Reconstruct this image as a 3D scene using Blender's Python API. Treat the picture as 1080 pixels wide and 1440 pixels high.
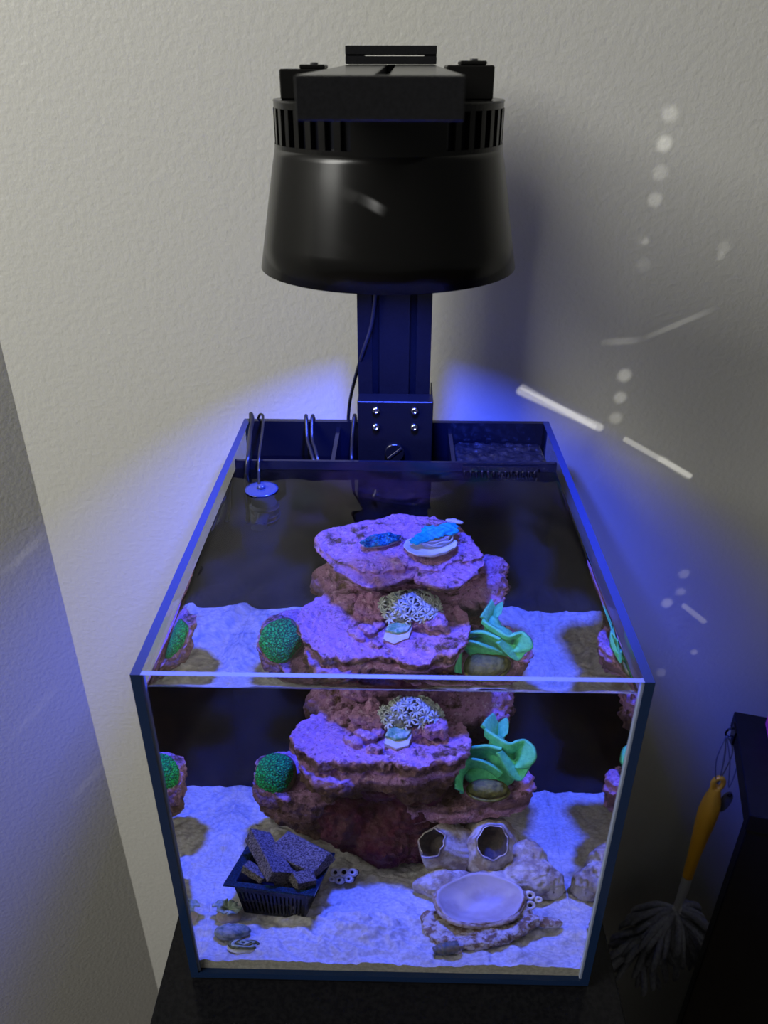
import bpy, bmesh, math, random
import numpy as np
from mathutils import Vector, Matrix, noise

random.seed(7)
np.random.seed(7)
for o in list(bpy.data.objects):
    bpy.data.objects.remove(o)
scene = bpy.context.scene
C = scene.collection

# ------------------------------------------------------------------ camera
cam_d = bpy.data.cameras.new('camera')
cam = bpy.data.objects.new('camera', cam_d)
C.objects.link(cam)
yaw, pitch, roll = -0.0201645, 0.5148521, -0.0013946
fwd = Vector((math.sin(yaw) * math.cos(pitch), math.cos(yaw) * math.cos(pitch), -math.sin(pitch)))
rgt = Vector((math.cos(yaw), -math.sin(yaw), 0))
dwn = fwd.cross(rgt)
r2 = rgt * math.cos(roll) + dwn * math.sin(roll)
d2 = -rgt * math.sin(roll) + dwn * math.cos(roll)
m = Matrix((r2, -d2, -fwd)).transposed().to_4x4()
m.translation = Vector((0.0028184, -0.3453948, 0.6035470))
cam.matrix_world = m
cam_d.sensor_fit = 'HORIZONTAL'
cam_d.sensor_width = 36
cam_d.lens = 1111.438 * 36 / 1080
cam_d.clip_start = 0.01
cam_d.dof.use_dof = True
cam_d.dof.focus_distance = 0.62
cam_d.dof.aperture_fstop = 15
scene.camera = cam

# ------------------------------------------------------------------ light
scene.view_settings.view_transform = 'Standard'
scene.view_settings.look = 'None'
scene.view_settings.exposure = 0.0
scene.view_settings.gamma = 1.0
scene.view_settings.use_curve_mapping = False
scene.cycles.caustics_refractive = True
scene.cycles.caustics_reflective = True
scene.cycles.use_adaptive_sampling = False
scene.cycles.max_bounces = 14
scene.cycles.transmission_bounces = 12
scene.cycles.transparent_max_bounces = 16
scene.cycles.glossy_bounces = 8
scene.cycles.diffuse_bounces = 3
scene.cycles.sample_clamp_indirect = 2.0
scene.cycles.blur_glossy = 0.4

world = bpy.data.worlds.new('room_ambience')
scene.world = world
world.use_nodes = True
bg = world.node_tree.nodes['Background']
bg.inputs[0].default_value = (0.60, 0.60, 0.58, 1)
bg.inputs[1].default_value = 0.13


def area_light(name, loc, target, sx, sy, power, col, shape='RECTANGLE', spread=180):
    d = bpy.data.lights.new(name, 'AREA')
    d.shape = shape
    d.size = sx
    d.size_y = sy
    d.energy = power
    d.color = col
    d.spread = math.radians(spread)
    o = bpy.data.objects.new(name, d)
    C.objects.link(o)
    o.location = loc
    o.rotation_euler = (Vector(target) - Vector(loc)).to_track_quat('-Z', 'Y').to_euler()
    return o


# daylight from a window off to the left of the picture
window_light = area_light('window_daylight', (-1.70, -0.86, 1.74), (0.0, 0.40, 0.40), 0.76, 1.40, 58.0, (1.0, 0.99, 0.935))

LAMP = Vector((-0.0055, 0.19, 0.5795))
# LED puck inside the shade
led = area_light('led_puck', LAMP, LAMP - Vector((0, 0, 1)), 0.052, 0.052, 10.4, (0.040, 0.082, 1.0), 'DISK', 165)
led.data.cycles.is_caustics_light = True


# added point light behind the camera; drawn spots and streaks imitate sun glints
DOTS = [
    (0.28663, -0.262, 0.00391, 0.55),
    (0.28617, -0.27568, 0.00398, 0.8),
    (0.28638, -0.28948, 0.00404, 0.4),
    (0.28603, -0.3027, 0.00374, 0.5),
    (0.28301, -0.32335, 0.00306, 0.12),
    (0.28546, -0.33613, 0.00389, 0.15),
    (0.28455, -0.39999, 0.00416, 0.7),
    (0.28408, -0.4138, 0.00381, 0.65),
    (0.28347, -0.42709, 0.00385, 0.5),
    (0.34568, -0.53972, 0.0038, 0.4),
    (0.34599, -0.55435, 0.00338, 0.4),
    (0.33851, -0.56404, 0.00389, 0.6),
    (0.36531, -0.60683, 0.00253, 0.5),
    (0.34539, -0.62641, 0.0036, 0.3),
    (0.32737, -0.32684, 0.00344, 0.25),
    (0.32678, -0.33134, 0.00231, 0.3),
    (0.28466, -0.32408, 0.00192, 0.3),
]
STREAKS = [
    (0.22438, -0.41029, 0.27442, -0.43326, 0.00259, 1.3),
    (0.22541, -0.4076, 0.27091, -0.43282, 0.00172, 0.8),
    (0.2916, -0.44114, 0.33538, -0.46561, 0.00177, 1.1),
    (0.31556, -0.45394, 0.33458, -0.46612, 0.00222, 0.6),
    (0.26688, -0.38036, 0.29232, -0.37848, 0.00204, 0.3),
    (0.29029, -0.37849, 0.33105, -0.35933, 0.00163, 0.35),
    (0.35064, -0.56626, 0.36695, -0.57948, 0.00197, 0.6),
    (-0.11382, -0.54724, -0.08201, -0.51259, 0.0022, 0.22),
    (-0.13791, -0.69745, -0.09355, -0.63954, 0.0022, 0.13),
    (-0.11211, -0.76969, -0.07981, -0.72693, 0.0022, 0.16),
    (0.14528, -0.32645, 0.1804, -0.34467, 0.00194, 0.5),
    (0.15988, -0.33494, 0.168, -0.33952, 0.0022, 1.2),
    (0.15095, -0.35145, 0.16767, -0.35951, 0.00199, 0.35),
    (0.14073, -0.42002, 0.1806, -0.44275, 0.00321, 0.22),
]

gd = bpy.data.lights.new('glint_projector', 'POINT')
gd.energy = 60.0
gd.shadow_soft_size = 0.0
gd.use_nodes = True
gl_ob = bpy.data.objects.new('glint_projector', gd)
C.objects.link(gl_ob)
gl_ob.location = (-0.26, -1.30, 1.02)
gnt = gd.node_tree
gem = gnt.nodes['Emission']
gem.inputs['Color'].default_value = (1.0, 0.99, 0.95, 1)


def gn(op, *ins, kind='ShaderNodeMath', **props):
    q = gnt.nodes.new(kind)
    if op:
        q.operation = op
    for k, val in props.items():
        setattr(q, k, val)
    for k, val in enumerate(ins):
        if val is None:
            continue
        if hasattr(val, 'is_output'):
            gnt.links.new(val, q.inputs[k])
        else:
            q.inputs[k].default_value = val
    return q


VM = 'ShaderNodeVectorMath'
gtc = gnt.nodes.new('ShaderNodeTexCoord')
gsep = gnt.nodes.new('ShaderNodeSeparateXYZ')
gnt.links.new(gtc.outputs['Normal'], gsep.inputs[0])
gu = gn('DIVIDE', gsep.outputs[0], gsep.outputs[1]).outputs[0]
gw = gn('DIVIDE', gsep.outputs[2], gsep.outputs[1]).outputs[0]
gS = gnt.nodes.new('ShaderNodeCombineXYZ')
gnt.links.new(gu, gS.inputs[0])
gnt.links.new(gw, gS.inputs[1])
gS = gS.outputs[0]
total = None


def g_add(dist, r, inten):
    global total
    mr = gnt.nodes.new('ShaderNodeMapRange')
    mr.interpolation_type = 'SMOOTHSTEP'
    mr.inputs['From Min'].default_value = r * 1.35
    mr.inputs['From Max'].default_value = r * 0.5
    mr.inputs['To Min'].default_value = 0.0
    mr.inputs['To Max'].default_value = inten
    gnt.links.new(dist, mr.inputs['Value'])
    total = mr.outputs[0] if total is None else gn('ADD', total, mr.outputs[0]).outputs[0]


for cx, cz, r, inten in DOTS:
    g_add(gn('DISTANCE', gS, (cx, cz, 0), kind=VM).outputs['Value'], r, inten)
for ax, az, bx_, bz, r, inten in STREAKS:
    dvec = Vector((bx_ - ax, bz - az, 0))
    rel = gn('SUBTRACT', gS, (ax, az, 0), kind=VM).outputs[0]
    tt = gn('DOT_PRODUCT', rel, tuple(dvec / dvec.length_squared), kind=VM).outputs['Value']
    tt = gn('ADD', tt, 0.0, use_clamp=True).outputs[0]
    qv = gnt.nodes.new(VM)
    qv.operation = 'SCALE'
    qv.inputs[0].default_value = dvec
    gnt.links.new(tt, qv.inputs['Scale'])
    soft = inten < 0.56 or abs(inten - 1.2) < 0.01
    before = total
    total = None
    g_add(gn('DISTANCE', rel, qv.outputs[0], kind=VM).outputs['Value'], r, inten)
    if soft:
        fade = gn('MULTIPLY', gn('MULTIPLY', tt, gn('SUBTRACT', 1.0, tt).outputs[0]).outputs[0], 4.0).outputs[0]
        total = gn('MULTIPLY', total, fade).outputs[0]
    total = gn('ADD', before, total).outputs[0]
gfront = gn('GREATER_THAN', gsep.outputs[1], 0.2).outputs[0]
gnt.links.new(gn('MULTIPLY', total, gfront).outputs[0], gem.inputs['Strength'])


# ------------------------------------------------------------------ helpers
WL = {}


def smooth_mesh(me, on=True):
    me.polygons.foreach_set('use_smooth', [on] * len(me.polygons))


def mk(name, vf, mat, parent=None, smooth=False, fix=False, mats=None, mi=None, at=None):
    """one mesh object from world-space verts and faces; origin at its base (or centre for a part)"""
    vs, fs = vf
    V = np.array([tuple(v) for v in vs], dtype=float)
    lo, hi = V.min(0), V.max(0)
    org = np.array([(lo[0] + hi[0]) / 2, (lo[1] + hi[1]) / 2, lo[2] if parent is None else (lo[2] + hi[2]) / 2])
    if at is not None:
        org = np.array(at, dtype=float)
    me = bpy.data.meshes.new(name)
    me.from_pydata([tuple(v) for v in (V - org)], [], [list(f) for f in fs])
    if mats:
        for q in mats:
            me.materials.append(q)
        if mi is not None:
            me.polygons.foreach_set('material_index', mi)
    else:
        me.materials.append(mat)
    if fix:
        bm = bmesh.new()
        bm.from_mesh(me)
        bmesh.ops.recalc_face_normals(bm, faces=bm.faces)
        bm.to_mesh(me)
        bm.free()
    if smooth:
        smooth_mesh(me)
    me.update()
    o = bpy.data.objects.new(name, me)
    C.objects.link(o)
    pl = np.zeros(3)
    if parent is not None:
        o.parent = parent
        pl = WL[parent.name]
    o.location = tuple(org - pl)
    WL[o.name] = org
    return o


def tag(o, label=None, cat=None, group=None, kind=None):
    if label:
        o['label'] = label
    if cat:
        o['category'] = cat
    if group:
        o['group'] = group
    if kind:
        o['kind'] = kind
    return o


def thing(name, label, cat, loc, group=None, kind=None):
    o = bpy.data.objects.new(name, None)
    C.objects.link(o)
    o.location = loc
    o.empty_display_size = 0.01
    WL[o.name] = np.array(loc, dtype=float)
    return tag(o, label, cat, group, kind)


def wet(*obs):
    """objects lit by the lamp through the water surface"""
    for o in obs:
        o.cycles.is_caustics_receiver = True
        for c in o.children_recursive:
            c.cycles.is_caustics_receiver = True


def join(*parts):
    V, F = [], []
    for vs, fs in parts:
        n = len(V)
        V += [tuple(v) for v in vs]
        F += [[i + n for i in f] for f in fs]
    return V, F


def xf(vf, M):
    return [tuple(M @ Vector(v)) for v in vf[0]], vf[1]


def box(c, s, rot=None, bev=0.0, seg=1):
    bm = bmesh.new()
    bmesh.ops.create_cube(bm, size=1.0)
    for v in bm.verts:
        v.co = Vector((v.co.x * s[0], v.co.y * s[1], v.co.z * s[2]))
    if bev > 0:
        bmesh.ops.bevel(bm, geom=list(bm.edges), offset=bev, segments=seg, affect='EDGES', profile=0.5)
    M = Matrix.Translation(Vector(c))
    if rot is not None:
        M = M @ rot.to_4x4()
    bm.verts.ensure_lookup_table()
    bm.verts.index_update()
    vs = [tuple(M @ v.co) for v in bm.verts]
    fs = [[v.index for v in f.verts] for f in bm.faces]
    bm.free()
    return vs, fs


def b2(x0, x1, y0, y1, z0, z1, bev=0.0, seg=1):
    return box(((x0 + x1) / 2, (y0 + y1) / 2, (z0 + z1) / 2), (x1 - x0, y1 - y0, z1 - z0), None, bev, seg)


def rz(a):
    return Matrix.Rotation(a, 3, 'Z')


def rx(a):
    return Matrix.Rotation(a, 3, 'X')


def ry(a):
    return Matrix.Rotation(a, 3, 'Y')


def spline(pts, n=8, closed=False):
    P = [Vector(p) for p in pts]
    out = []
    N = len(P)
    for i in range(N if closed else N - 1):
        if closed:
            a, b, c, d = P[(i - 1) % N], P[i], P[(i + 1) % N], P[(i + 2) % N]
        else:
            a, b, c, d = P[max(i - 1, 0)], P[i], P[i + 1], P[min(i + 2, N - 1)]
        for k in range(n):
            t = k / n
            out.append(0.5 * ((2 * b) + (c - a) * t + (2 * a - 5 * b + 4 * c - d) * t * t + (3 * b - 3 * c + d - a) * t ** 3))
    if not closed:
        out.append(P[-1])
    return out


def tube(pts, r, seg=8, cap=True):
    """tube along points; r a number or a list"""
    P = [Vector(p) for p in pts]
    n = len(P)
    R = r if isinstance(r, (list, tuple)) else [r] * n
    vs, fs = [], []
    t0 = (P[1] - P[0]).normalized()
    up = Vector((0, 0, 1)) if abs(t0.z) < 0.9 else Vector((1, 0, 0))
    nx = t0.cross(up).normalized()
    for i in range(n):
        t = (P[min(i + 1, n - 1)] - P[max(i - 1, 0)]).normalized()
        nx = (nx - t * nx.dot(t)).normalized()
        by = t.cross(nx)
        for k in range(seg):
            a = 2 * math.pi * k / seg
            vs.append(tuple(P[i] + (nx * math.cos(a) + by * math.sin(a)) * R[i]))
    for i in range(n - 1):
        for k in range(seg):
            fs.append([i * seg + k, i * seg + (k + 1) % seg, (i + 1) * seg + (k + 1) % seg, (i + 1) * seg + k])
    if cap:
        fs.append(list(range(seg))[::-1])
        fs.append([(n - 1) * seg + k for k in range(seg)])
    return vs, fs


def lathe(prof, seg=48, c=(0, 0, 0), closed=False):
    """profile of (r, z); closed joins last ring to first (a shell with thickness)"""
    vs, fs = [], []
    for r, z in prof:
        for k in range(seg):
            a = 2 * math.pi * k / seg
            vs.append((c[0] + r * math.cos(a), c[1] + r * math.sin(a), c[2] + z))
    n = len(prof)
    for i in range(n if closed else n - 1):
        j = (i + 1) % n
        for k in range(seg):
            k2 = (k + 1) % seg
            fs.append([i * seg + k, i * seg + k2, j * seg + k2, j * seg + k])
    if not closed:
        fs.append(list(range(seg))[::-1])
        fs.append([(n - 1) * seg + k for k in range(seg)])
    return vs, fs


def surf(f, nu, nv, wu=False, wv=False):
    vs, fs = [], []
    for i in range(nu):
        for j in range(nv):
            vs.append(tuple(f(i / (nu if wu else nu - 1), j / (nv if wv else nv - 1))))
    for i in range(nu if wu else nu - 1):
        for j in range(nv if wv else nv - 1):
            i2, j2 = (i + 1) % nu, (j + 1) % nv
            fs.append([i * nv + j, i2 * nv + j, i2 * nv + j2, i * nv + j2])
    return vs, fs


def sheet(f, nu, nv, th):
    """an open sheet given real thickness"""
    vs, fs = surf(f, nu, nv)
    me = bpy.data.meshes.new('tmp')
    me.from_pydata(vs, [], fs)
    me.update()
    N = [v.normal.copy() for v in me.vertices]
    n = len(vs)
    V = [tuple(Vector(v) + q * th / 2) for v, q in zip(vs, N)] + [tuple(Vector(v) - q * th / 2) for v, q in zip(vs, N)]
    F = [list(q) for q in fs] + [[i + n for i in q][::-1] for q in fs]
    rim = [(i * nv) for i in range(nu)] + [(nu - 1) * nv + j for j in range(1, nv)] + \
          [i * nv + nv - 1 for i in range(nu - 2, -1, -1)] + [j for j in range(nv - 2, 0, -1)]
    L = len(rim)
    for k in range(L):
        a, b = rim[k], rim[(k + 1) % L]
        F.append([b, a, a + n, b + n])
    bpy.data.meshes.remove(me)
    return V, F


def prism(outline, z0, z1, scale0=1.0):
    n = len(outline)
    cx = sum(p[0] for p in outline) / n
    cy = sum(p[1] for p in outline) / n
    zz = lambda z, p: z(p[0], p[1]) if callable(z) else z
    vs = [(cx + (p[0] - cx) * scale0, cy + (p[1] - cy) * scale0, zz(z0, p)) for p in outline] + [(p[0], p[1], zz(z1, p)) for p in outline]
    fs = [list(range(n))[::-1], [n + i for i in range(n)]]
    for i in range(n):
        j = (i + 1) % n
        fs.append([i, j, n + j, n + i])
    return vs, fs


def ellipsoid(c, r, rot=None, sub=3):
    bm = bmesh.new()
    bmesh.ops.create_icosphere(bm, subdivisions=sub, radius=1.0)
    M = Matrix.Translation(Vector(c)) @ ((rot.to_4x4()) if rot is not None else Matrix()) @ Matrix.Diagonal((r[0], r[1], r[2], 1))
    bm.verts.index_update()
    vs = [tuple(M @ v.co) for v in bm.verts]
    fs = [[v.index for v in f.verts] for f in bm.faces]
    bm.free()
    return vs, fs


def fuse(vf, voxel, disp=None, smooth=0, cut=None):
    """join overlapping lumps into one skin, then roughen it; disp(p, n) -> offset along n"""
    me = bpy.data.meshes.new('tmp')
    me.from_pydata([tuple(v) for v in vf[0]], [], vf[1])
    bm = bmesh.new()
    bm.from_mesh(me)
    bmesh.ops.recalc_face_normals(bm, faces=bm.faces)
    bm.to_mesh(me)
    bm.free()
    ob = bpy.data.objects.new('tmp', me)
    C.objects.link(ob)
    md = ob.modifiers.new('r', 'REMESH')
    md.mode = 'VOXEL'
    md.voxel_size = voxel
    if smooth:
        sm = ob.modifiers.new('s', 'SMOOTH')
        sm.iterations = smooth
        sm.factor = 0.5
    dg = bpy.context.evaluated_depsgraph_get()
    ev = ob.evaluated_get(dg)
    m2 = bpy.data.meshes.new_from_object(ev)
    co = [v.co.copy() for v in m2.vertices]
    no = [v.normal.copy() for v in m2.vertices]
    fs = [list(p.vertices) for p in m2.polygons]
    bpy.data.objects.remove(ob)
    bpy.data.meshes.remove(m2)
    bpy.data.meshes.remove(me)
    if disp:
        co = [p + n * disp(p, n) for p, n in zip(co, no)]
    return co, fs


def fbm(p, s, octv=4, off=0.0):
    q = Vector((p[0] * s + off, p[1] * s + off * 1.7, p[2] * s - off))
    return noise.fractal(q, 0.9, 2.1, octv)


# ------------------------------------------------------------------ materials
def new_mat(name):
    mt = bpy.data.materials.new(name)
    mt.use_nodes = True
    nt = mt.node_tree
    return mt, nt, nt.nodes['Principled BSDF']


def mat(name, col, rough=0.5, metal=0.0, col2=None, scale=60, bump=0.0, bscale=200, spec=0.5, col3=None, coat=0.0, sheen=0.0, detail=5,
        dist=0.0005, lo=0.40, hi=0.60, trans=0.0, sss=0.0, bdetail=3):
    mt, nt, p = new_mat(name)
    L = nt.links
    p.inputs['Base Color'].default_value = (*col, 1)
    p.inputs['Roughness'].default_value = rough
    p.inputs['Metallic'].default_value = metal
    p.inputs['Specular IOR Level'].default_value = spec
    p.inputs['Coat Weight'].default_value = coat
    if trans:
        p.inputs['Transmission Weight'].default_value = trans
    tc = nt.nodes.new('ShaderNodeTexCoord')
    if col2 is not None:
        nz = nt.nodes.new('ShaderNodeTexNoise')
        nz.inputs['Scale'].default_value = scale
        nz.inputs['Detail'].default_value = detail
        nz.inputs['Roughness'].default_value = 0.62
        L.new(tc.outputs['Object'], nz.inputs['Vector'])
        cr = nt.nodes.new('ShaderNodeValToRGB')
        cr.color_ramp.elements[0].position = lo
        cr.color_ramp.elements[0].color = (*col, 1)
        cr.color_ramp.elements[1].position = hi
        cr.color_ramp.elements[1].color = (*col2, 1)
        if col3 is not None:
            e = cr.color_ramp.elements.new(min(0.97, hi + 0.12))
            e.color = (*col3, 1)
        L.new(nz.outputs['Fac'], cr.inputs['Fac'])
        L.new(cr.outputs['Color'], p.inputs['Base Color'])
    if bump:
        nb = nt.nodes.new('ShaderNodeTexNoise')
        nb.inputs['Scale'].default_value = bscale
        nb.inputs['Detail'].default_value = bdetail
        L.new(tc.outputs['Object'], nb.inputs['Vector'])
        bp = nt.nodes.new('ShaderNodeBump')
        bp.inputs['Strength'].default_value = bump
        bp.inputs['Distance'].default_value = dist
        L.new(nb.outputs['Fac'], bp.inputs['Height'])
        L.new(bp.outputs['Normal'], p.inputs['Normal'])
    return mt


M = {}
M['wall'] = mat('wall_paint', (0.585, 0.58, 0.535), 0.42, bump=0.42, bscale=210, dist=0.0011, spec=0.4, bdetail=2)
M['wall2'] = mat('side_wall_paint', (0.585, 0.58, 0.535), 0.5, bump=0.35, bscale=210, dist=0.0011, spec=0.4, bdetail=2)
M['floor'] = mat('floor_wood', (0.05, 0.035, 0.025), 0.4, col2=(0.09, 0.06, 0.04), scale=20)
M['black'] = mat('black_acrylic', (0.006, 0.0065, 0.010), 0.16)
M['black_gloss'] = mat('black_gloss', (0.005, 0.005, 0.006), 0.09)
M['stand'] = mat('stand_lacquer', (0.004, 0.004, 0.005), 0.2, col2=(0.007, 0.007, 0.008), scale=300, spec=0.12)
M['plastic'] = mat('shade_plastic', (0.005, 0.0048, 0.0045), 0.24, spec=0.32)
M['alu'] = mat('black_anodised', (0.007, 0.007, 0.008), 0.22, col2=(0.011, 0.011, 0.013), scale=900, spec=0.5)
M['alu_dark'] = mat('black_column', (0.003, 0.003, 0.004), 0.35, col2=(0.005, 0.005, 0.006), scale=900, spec=0.22)
M['rubber'] = mat('cable_rubber', (0.008, 0.008, 0.009), 0.35)
M['chrome'] = mat('bolt_steel', (0.35, 0.35, 0.36), 0.18, metal=1.0)
M['darkmetal'] = mat('dark_screw', (0.05, 0.05, 0.055), 0.25, metal=1.0)
M['edge_dark'] = mat('glass_edge', (0.010, 0.026, 0.080), 0.12, spec=0.6)
M['edge_light'] = mat('glass_edge_polished', (0.20, 0.23, 0.30), 0.12, spec=0.6)
M['silicone'] = mat('clear_silicone', (0.28, 0.32, 0.45), 0.25)


def glass_pane():
    mt = bpy.data.materials.new('clear_glass')
    mt.use_nodes = True
    nt = mt.node_tree
    nt.nodes.remove(nt.nodes['Principled BSDF'])
    out = nt.nodes['Material Output']
    tr = nt.nodes.new('ShaderNodeBsdfTransparent')
    tr.inputs[0].default_value = (0.965, 0.98, 0.98, 1)
    gl = nt.nodes.new('ShaderNodeBsdfGlossy')
    gl.inputs['Roughness'].default_value = 0.0
    # Schlick reflectance, the same from either side of the sheet
    ge = nt.nodes.new('ShaderNodeNewGeometry')
    dt = nt.nodes.new('ShaderNodeVectorMath')
    dt.operation = 'DOT_PRODUCT'
    nt.links.new(ge.outputs['Normal'], dt.inputs[0])
    nt.links.new(ge.outputs['Incoming'], dt.inputs[1])
    prev = dt.outputs['Value']
    for op, v0, v1 in (('ABSOLUTE', None, None), ('SUBTRACT', 1.0, None), ('POWER', None, 5.0), ('MULTIPLY_ADD', None, 0.97)):
        q = nt.nodes.new('ShaderNodeMath')
        q.operation = op
        if v0 is not None:
            q.inputs[0].default_value = v0
            nt.links.new(prev, q.inputs[1])
        else:
            nt.links.new(prev, q.inputs[0])
        if v1 is not None:
            q.inputs[1].default_value = v1
        if op == 'MULTIPLY_ADD':
            q.inputs[2].default_value = 0.025
        prev = q.outputs[0]
    fr = q
    mx = nt.nodes.new('ShaderNodeMixShader')
    nt.links.new(fr.outputs[0], mx.inputs[0])
    nt.links.new(tr.outputs[0], mx.inputs[1])
    nt.links.new(gl.outputs[0], mx.inputs[2])
    nt.links.new(mx.outputs[0], out.inputs[0])
    return mt


M['glass'] = glass_pane()


def water_mat():
    mt = bpy.data.materials.new('water')
    mt.use_nodes = True
    nt = mt.node_tree
    nt.nodes.remove(nt.nodes['Principled BSDF'])
    out = nt.nodes['Material Output']
    g = nt.nodes.new('ShaderNodeBsdfGlass')
    g.inputs['Roughness'].default_value = 0.0
    g.inputs['IOR'].default_value = 1.333
    g.inputs['Color'].default_value = (1, 1, 1, 1)
    nt.links.new(g.outputs[0], out.inputs[0])
    return mt


M['water'] = water_mat()

# ------------------------------------------------------------------ room
WY = 0.43
tag(mk('wall_back', b2(-0.403, 3.0, WY, WY + 0.1, -0.95, 2.4), M['wall']), 'warm off-white painted wall with orange peel texture behind the tank', 'wall', kind='structure')
# the left wall runs off at a wide angle from the corner
wb = math.radians(58)
wd, wn = Vector((-math.sin(wb), -math.cos(wb), 0)), Vector((-math.cos(wb), math.sin(wb), 0))
c0 = Vector((-0.403, WY, 0))
wo = [c0, c0 + wd * 1.6, c0 + wd * 1.6 + wn * 0.08, c0 + wn * 0.08]
tag(mk('wall_left', prism([(p.x, p.y) for p in wo], -0.95, 2.4), M['wall2'], fix=True), 'grey shaded side wall meeting the back wall in a corner', 'wall', kind='structure')
tag(mk('floor', b2(-2.2, 3.0, -3.0, WY + 0.1, -1.0, -0.95), M['floor']), 'dark floor below the aquarium stand', 'floor', kind='structure')

# ------------------------------------------------------------------ stand
TD, TH, HW = 0.3774, 0.2989, 0.15
st = thing('aquarium_stand', 'glossy black aquarium stand under the glass tank', 'stand', (0, 0.13, -0.95))
mk('stand_top', b2(-0.1735, 0.1735, -0.115, 0.395, -0.0285, -0.0035, 0.0015, 2), M['stand'], st)
mk('cabinet_body', b2(-0.168, 0.168, -0.105, 0.385, -0.949, -0.0285), M['stand'], st)
tag(mk('leveling_mat', b2(-HW, HW, 0.0015, TD, -0.0035, -0.0001), M['rubber']), 'thin black foam mat between tank and stand', 'mat')

# ------------------------------------------------------------------ tank
T = 0.006
TF = 0.0035
tank = thing('aquarium', 'rimless clear glass aquarium on the black stand', 'aquarium', (0, TD / 2, 0))


def pane(name, b, edge_axes, emat):
    """a glass sheet whose cut edges have their own look"""
    vs, fs = b2(*b)
    V = np.array(vs)
    idx = []
    for f in fs:
        q = V[f]
        n = np.cross(q[1] - q[0], q[2] - q[0])
        n = n / np.linalg.norm(n)
        ax = int(np.argmax(np.abs(n)))
        s = '+' if n[ax] > 0 else '-'
        idx.append(edge_axes.get('xyz'[ax] + s, 0))
    return mk(name, (vs, fs), None, tank, mats=[M['glass'], M['edge_dark'], M['edge_light']], mi=idx)


pane('bottom_pane', (-HW, HW, 0, TD, 0, T), {'x+': 1, 'x-': 1, 'y-': 1, 'y+': 1, 'z+': 1}, None)
pane('front_pane', (-HW + T, HW - T, 0, TF, T, TH), {'z+': 2}, None)
pane('side_pane', (-HW, -HW + T, 0, TD, T, TH), {'y-': 1, 'z+': 1, 'y+': 1}, None)
pane('side_pane', (HW - T, HW, 0, TD, T, TH), {'y-': 1, 'z+': 1, 'y+': 1}, None)
mk('back_panel', b2(-HW + T, HW - T, TD - T, TD, T, TH), M['black'], tank)
DY = 0.291
dv = mk('chamber_wall', b2(-HW + T, HW - T, DY, DY + 0.003, T, TH - 0.004), M['black'], tank)
for x in (-0.0565, 0.0525):
    mk('chamber_partition', b2(x - 0.0018, x + 0.0018, DY + 0.003, TD - T, T, TH - 0.006), M['black'], tank)
for s in (-1, 1):
    mk('silicone_seam', b2(s * (HW - T) - 0.0012, s * (HW - T) + 0.0012, TF * 0.4, TF + 0.0012, T, TH - 0.0005, 0.0004), M['silicone'], tank)

# ------------------------------------------------------------------ water
WZ = 0.2855
x0, x1, y0, y1 = -HW + T + 0.0003, HW - T - 0.0003, TF + 0.0002, DY + 0.0012


def wave(x, y):
    a = 0.00030 * math.sin(x * 95 + 3 * math.sin(y * 30)) * math.sin(y * 70 + 2.0 * math.sin(x * 40 + 1))
    b = 0.00035 * noise.noise(Vector((x * 30, y * 30, 3.1))) + 0.00010 * noise.noise(Vector((x * 85, y * 85, 7.7)))
    e = min(x - x0, x1 - x, y - y0, y1 - y)
    men = 0.0016 * math.exp(-e / 0.0016)
    return (a + b) * min(1.0, e / 0.01 + 0.25) + men


def edge_grid(a, b, n):
    core = np.linspace(a + 0.006, b - 0.006, n)
    pre = a + 0.006 * np.array([0, 0.06, 0.13, 0.22, 0.34, 0.5, 0.7])
    return list(pre) + list(core) + list((b - (pre - a))[::-1])


gx, gy = edge_grid(x0, x1, 120), edge_grid(y0, y1, 120)
nx_, ny_ = len(gx), len(gy)
vs = [(x, y, WZ + wave(x, y)) for x in gx for y in gy]
fs = [[i * ny_ + j, (i + 1) * ny_ + j, (i + 1) * ny_ + j + 1, i * ny_ + j + 1] for i in range(nx_ - 1) for j in range(ny_ - 1)]
nsurf = len(fs)


def side(idx_list):
    """wall of the water body below a boundary row of the surface, with its own verts so that the edge stays sharp"""
    base = len(vs)
    for k in idx_list:
        v = vs[k]
        vs.append(v)
    n = len(idx_list)
    for k in idx_list:
        v = vs[k]
        vs.append((v[0], v[1], T + 0.0003))
    for k in range(n - 1):
        fs.append([base + k, base + k + 1, base + n + k + 1, base + n + k])


side([i * ny_ for i in range(nx_)][::-1])
side([i * ny_ + ny_ - 1 for i in range(nx_)])
side([j for j in range(ny_)])
side([(nx_ - 1) * ny_ + j for j in range(ny_)][::-1])
b = len(vs)
vs += [(x0, y0, T + 0.0003), (x1, y0, T + 0.0003), (x1, y1, T + 0.0003), (x0, y1, T + 0.0003)]
fs.append([b, b + 3, b + 2, b + 1])
water = mk('water', (vs, fs), M['water'])
water.data.polygons.foreach_set('use_smooth', [True] * nsurf + [False] * (len(fs) - nsurf))
tag(water, 'clear rippled water filling the glass tank', 'water', kind='stuff')
water.cycles.is_caustics_caster = True

# ------------------------------------------------------------------ sand
M['sand'] = mat('aragonite_sand', (0.58, 0.53, 0.46), 0.85, col2=(0.78, 0.72, 0.64), scale=300, bump=0.8, bscale=1100, dist=0.0006, spec=0.15)


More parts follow.
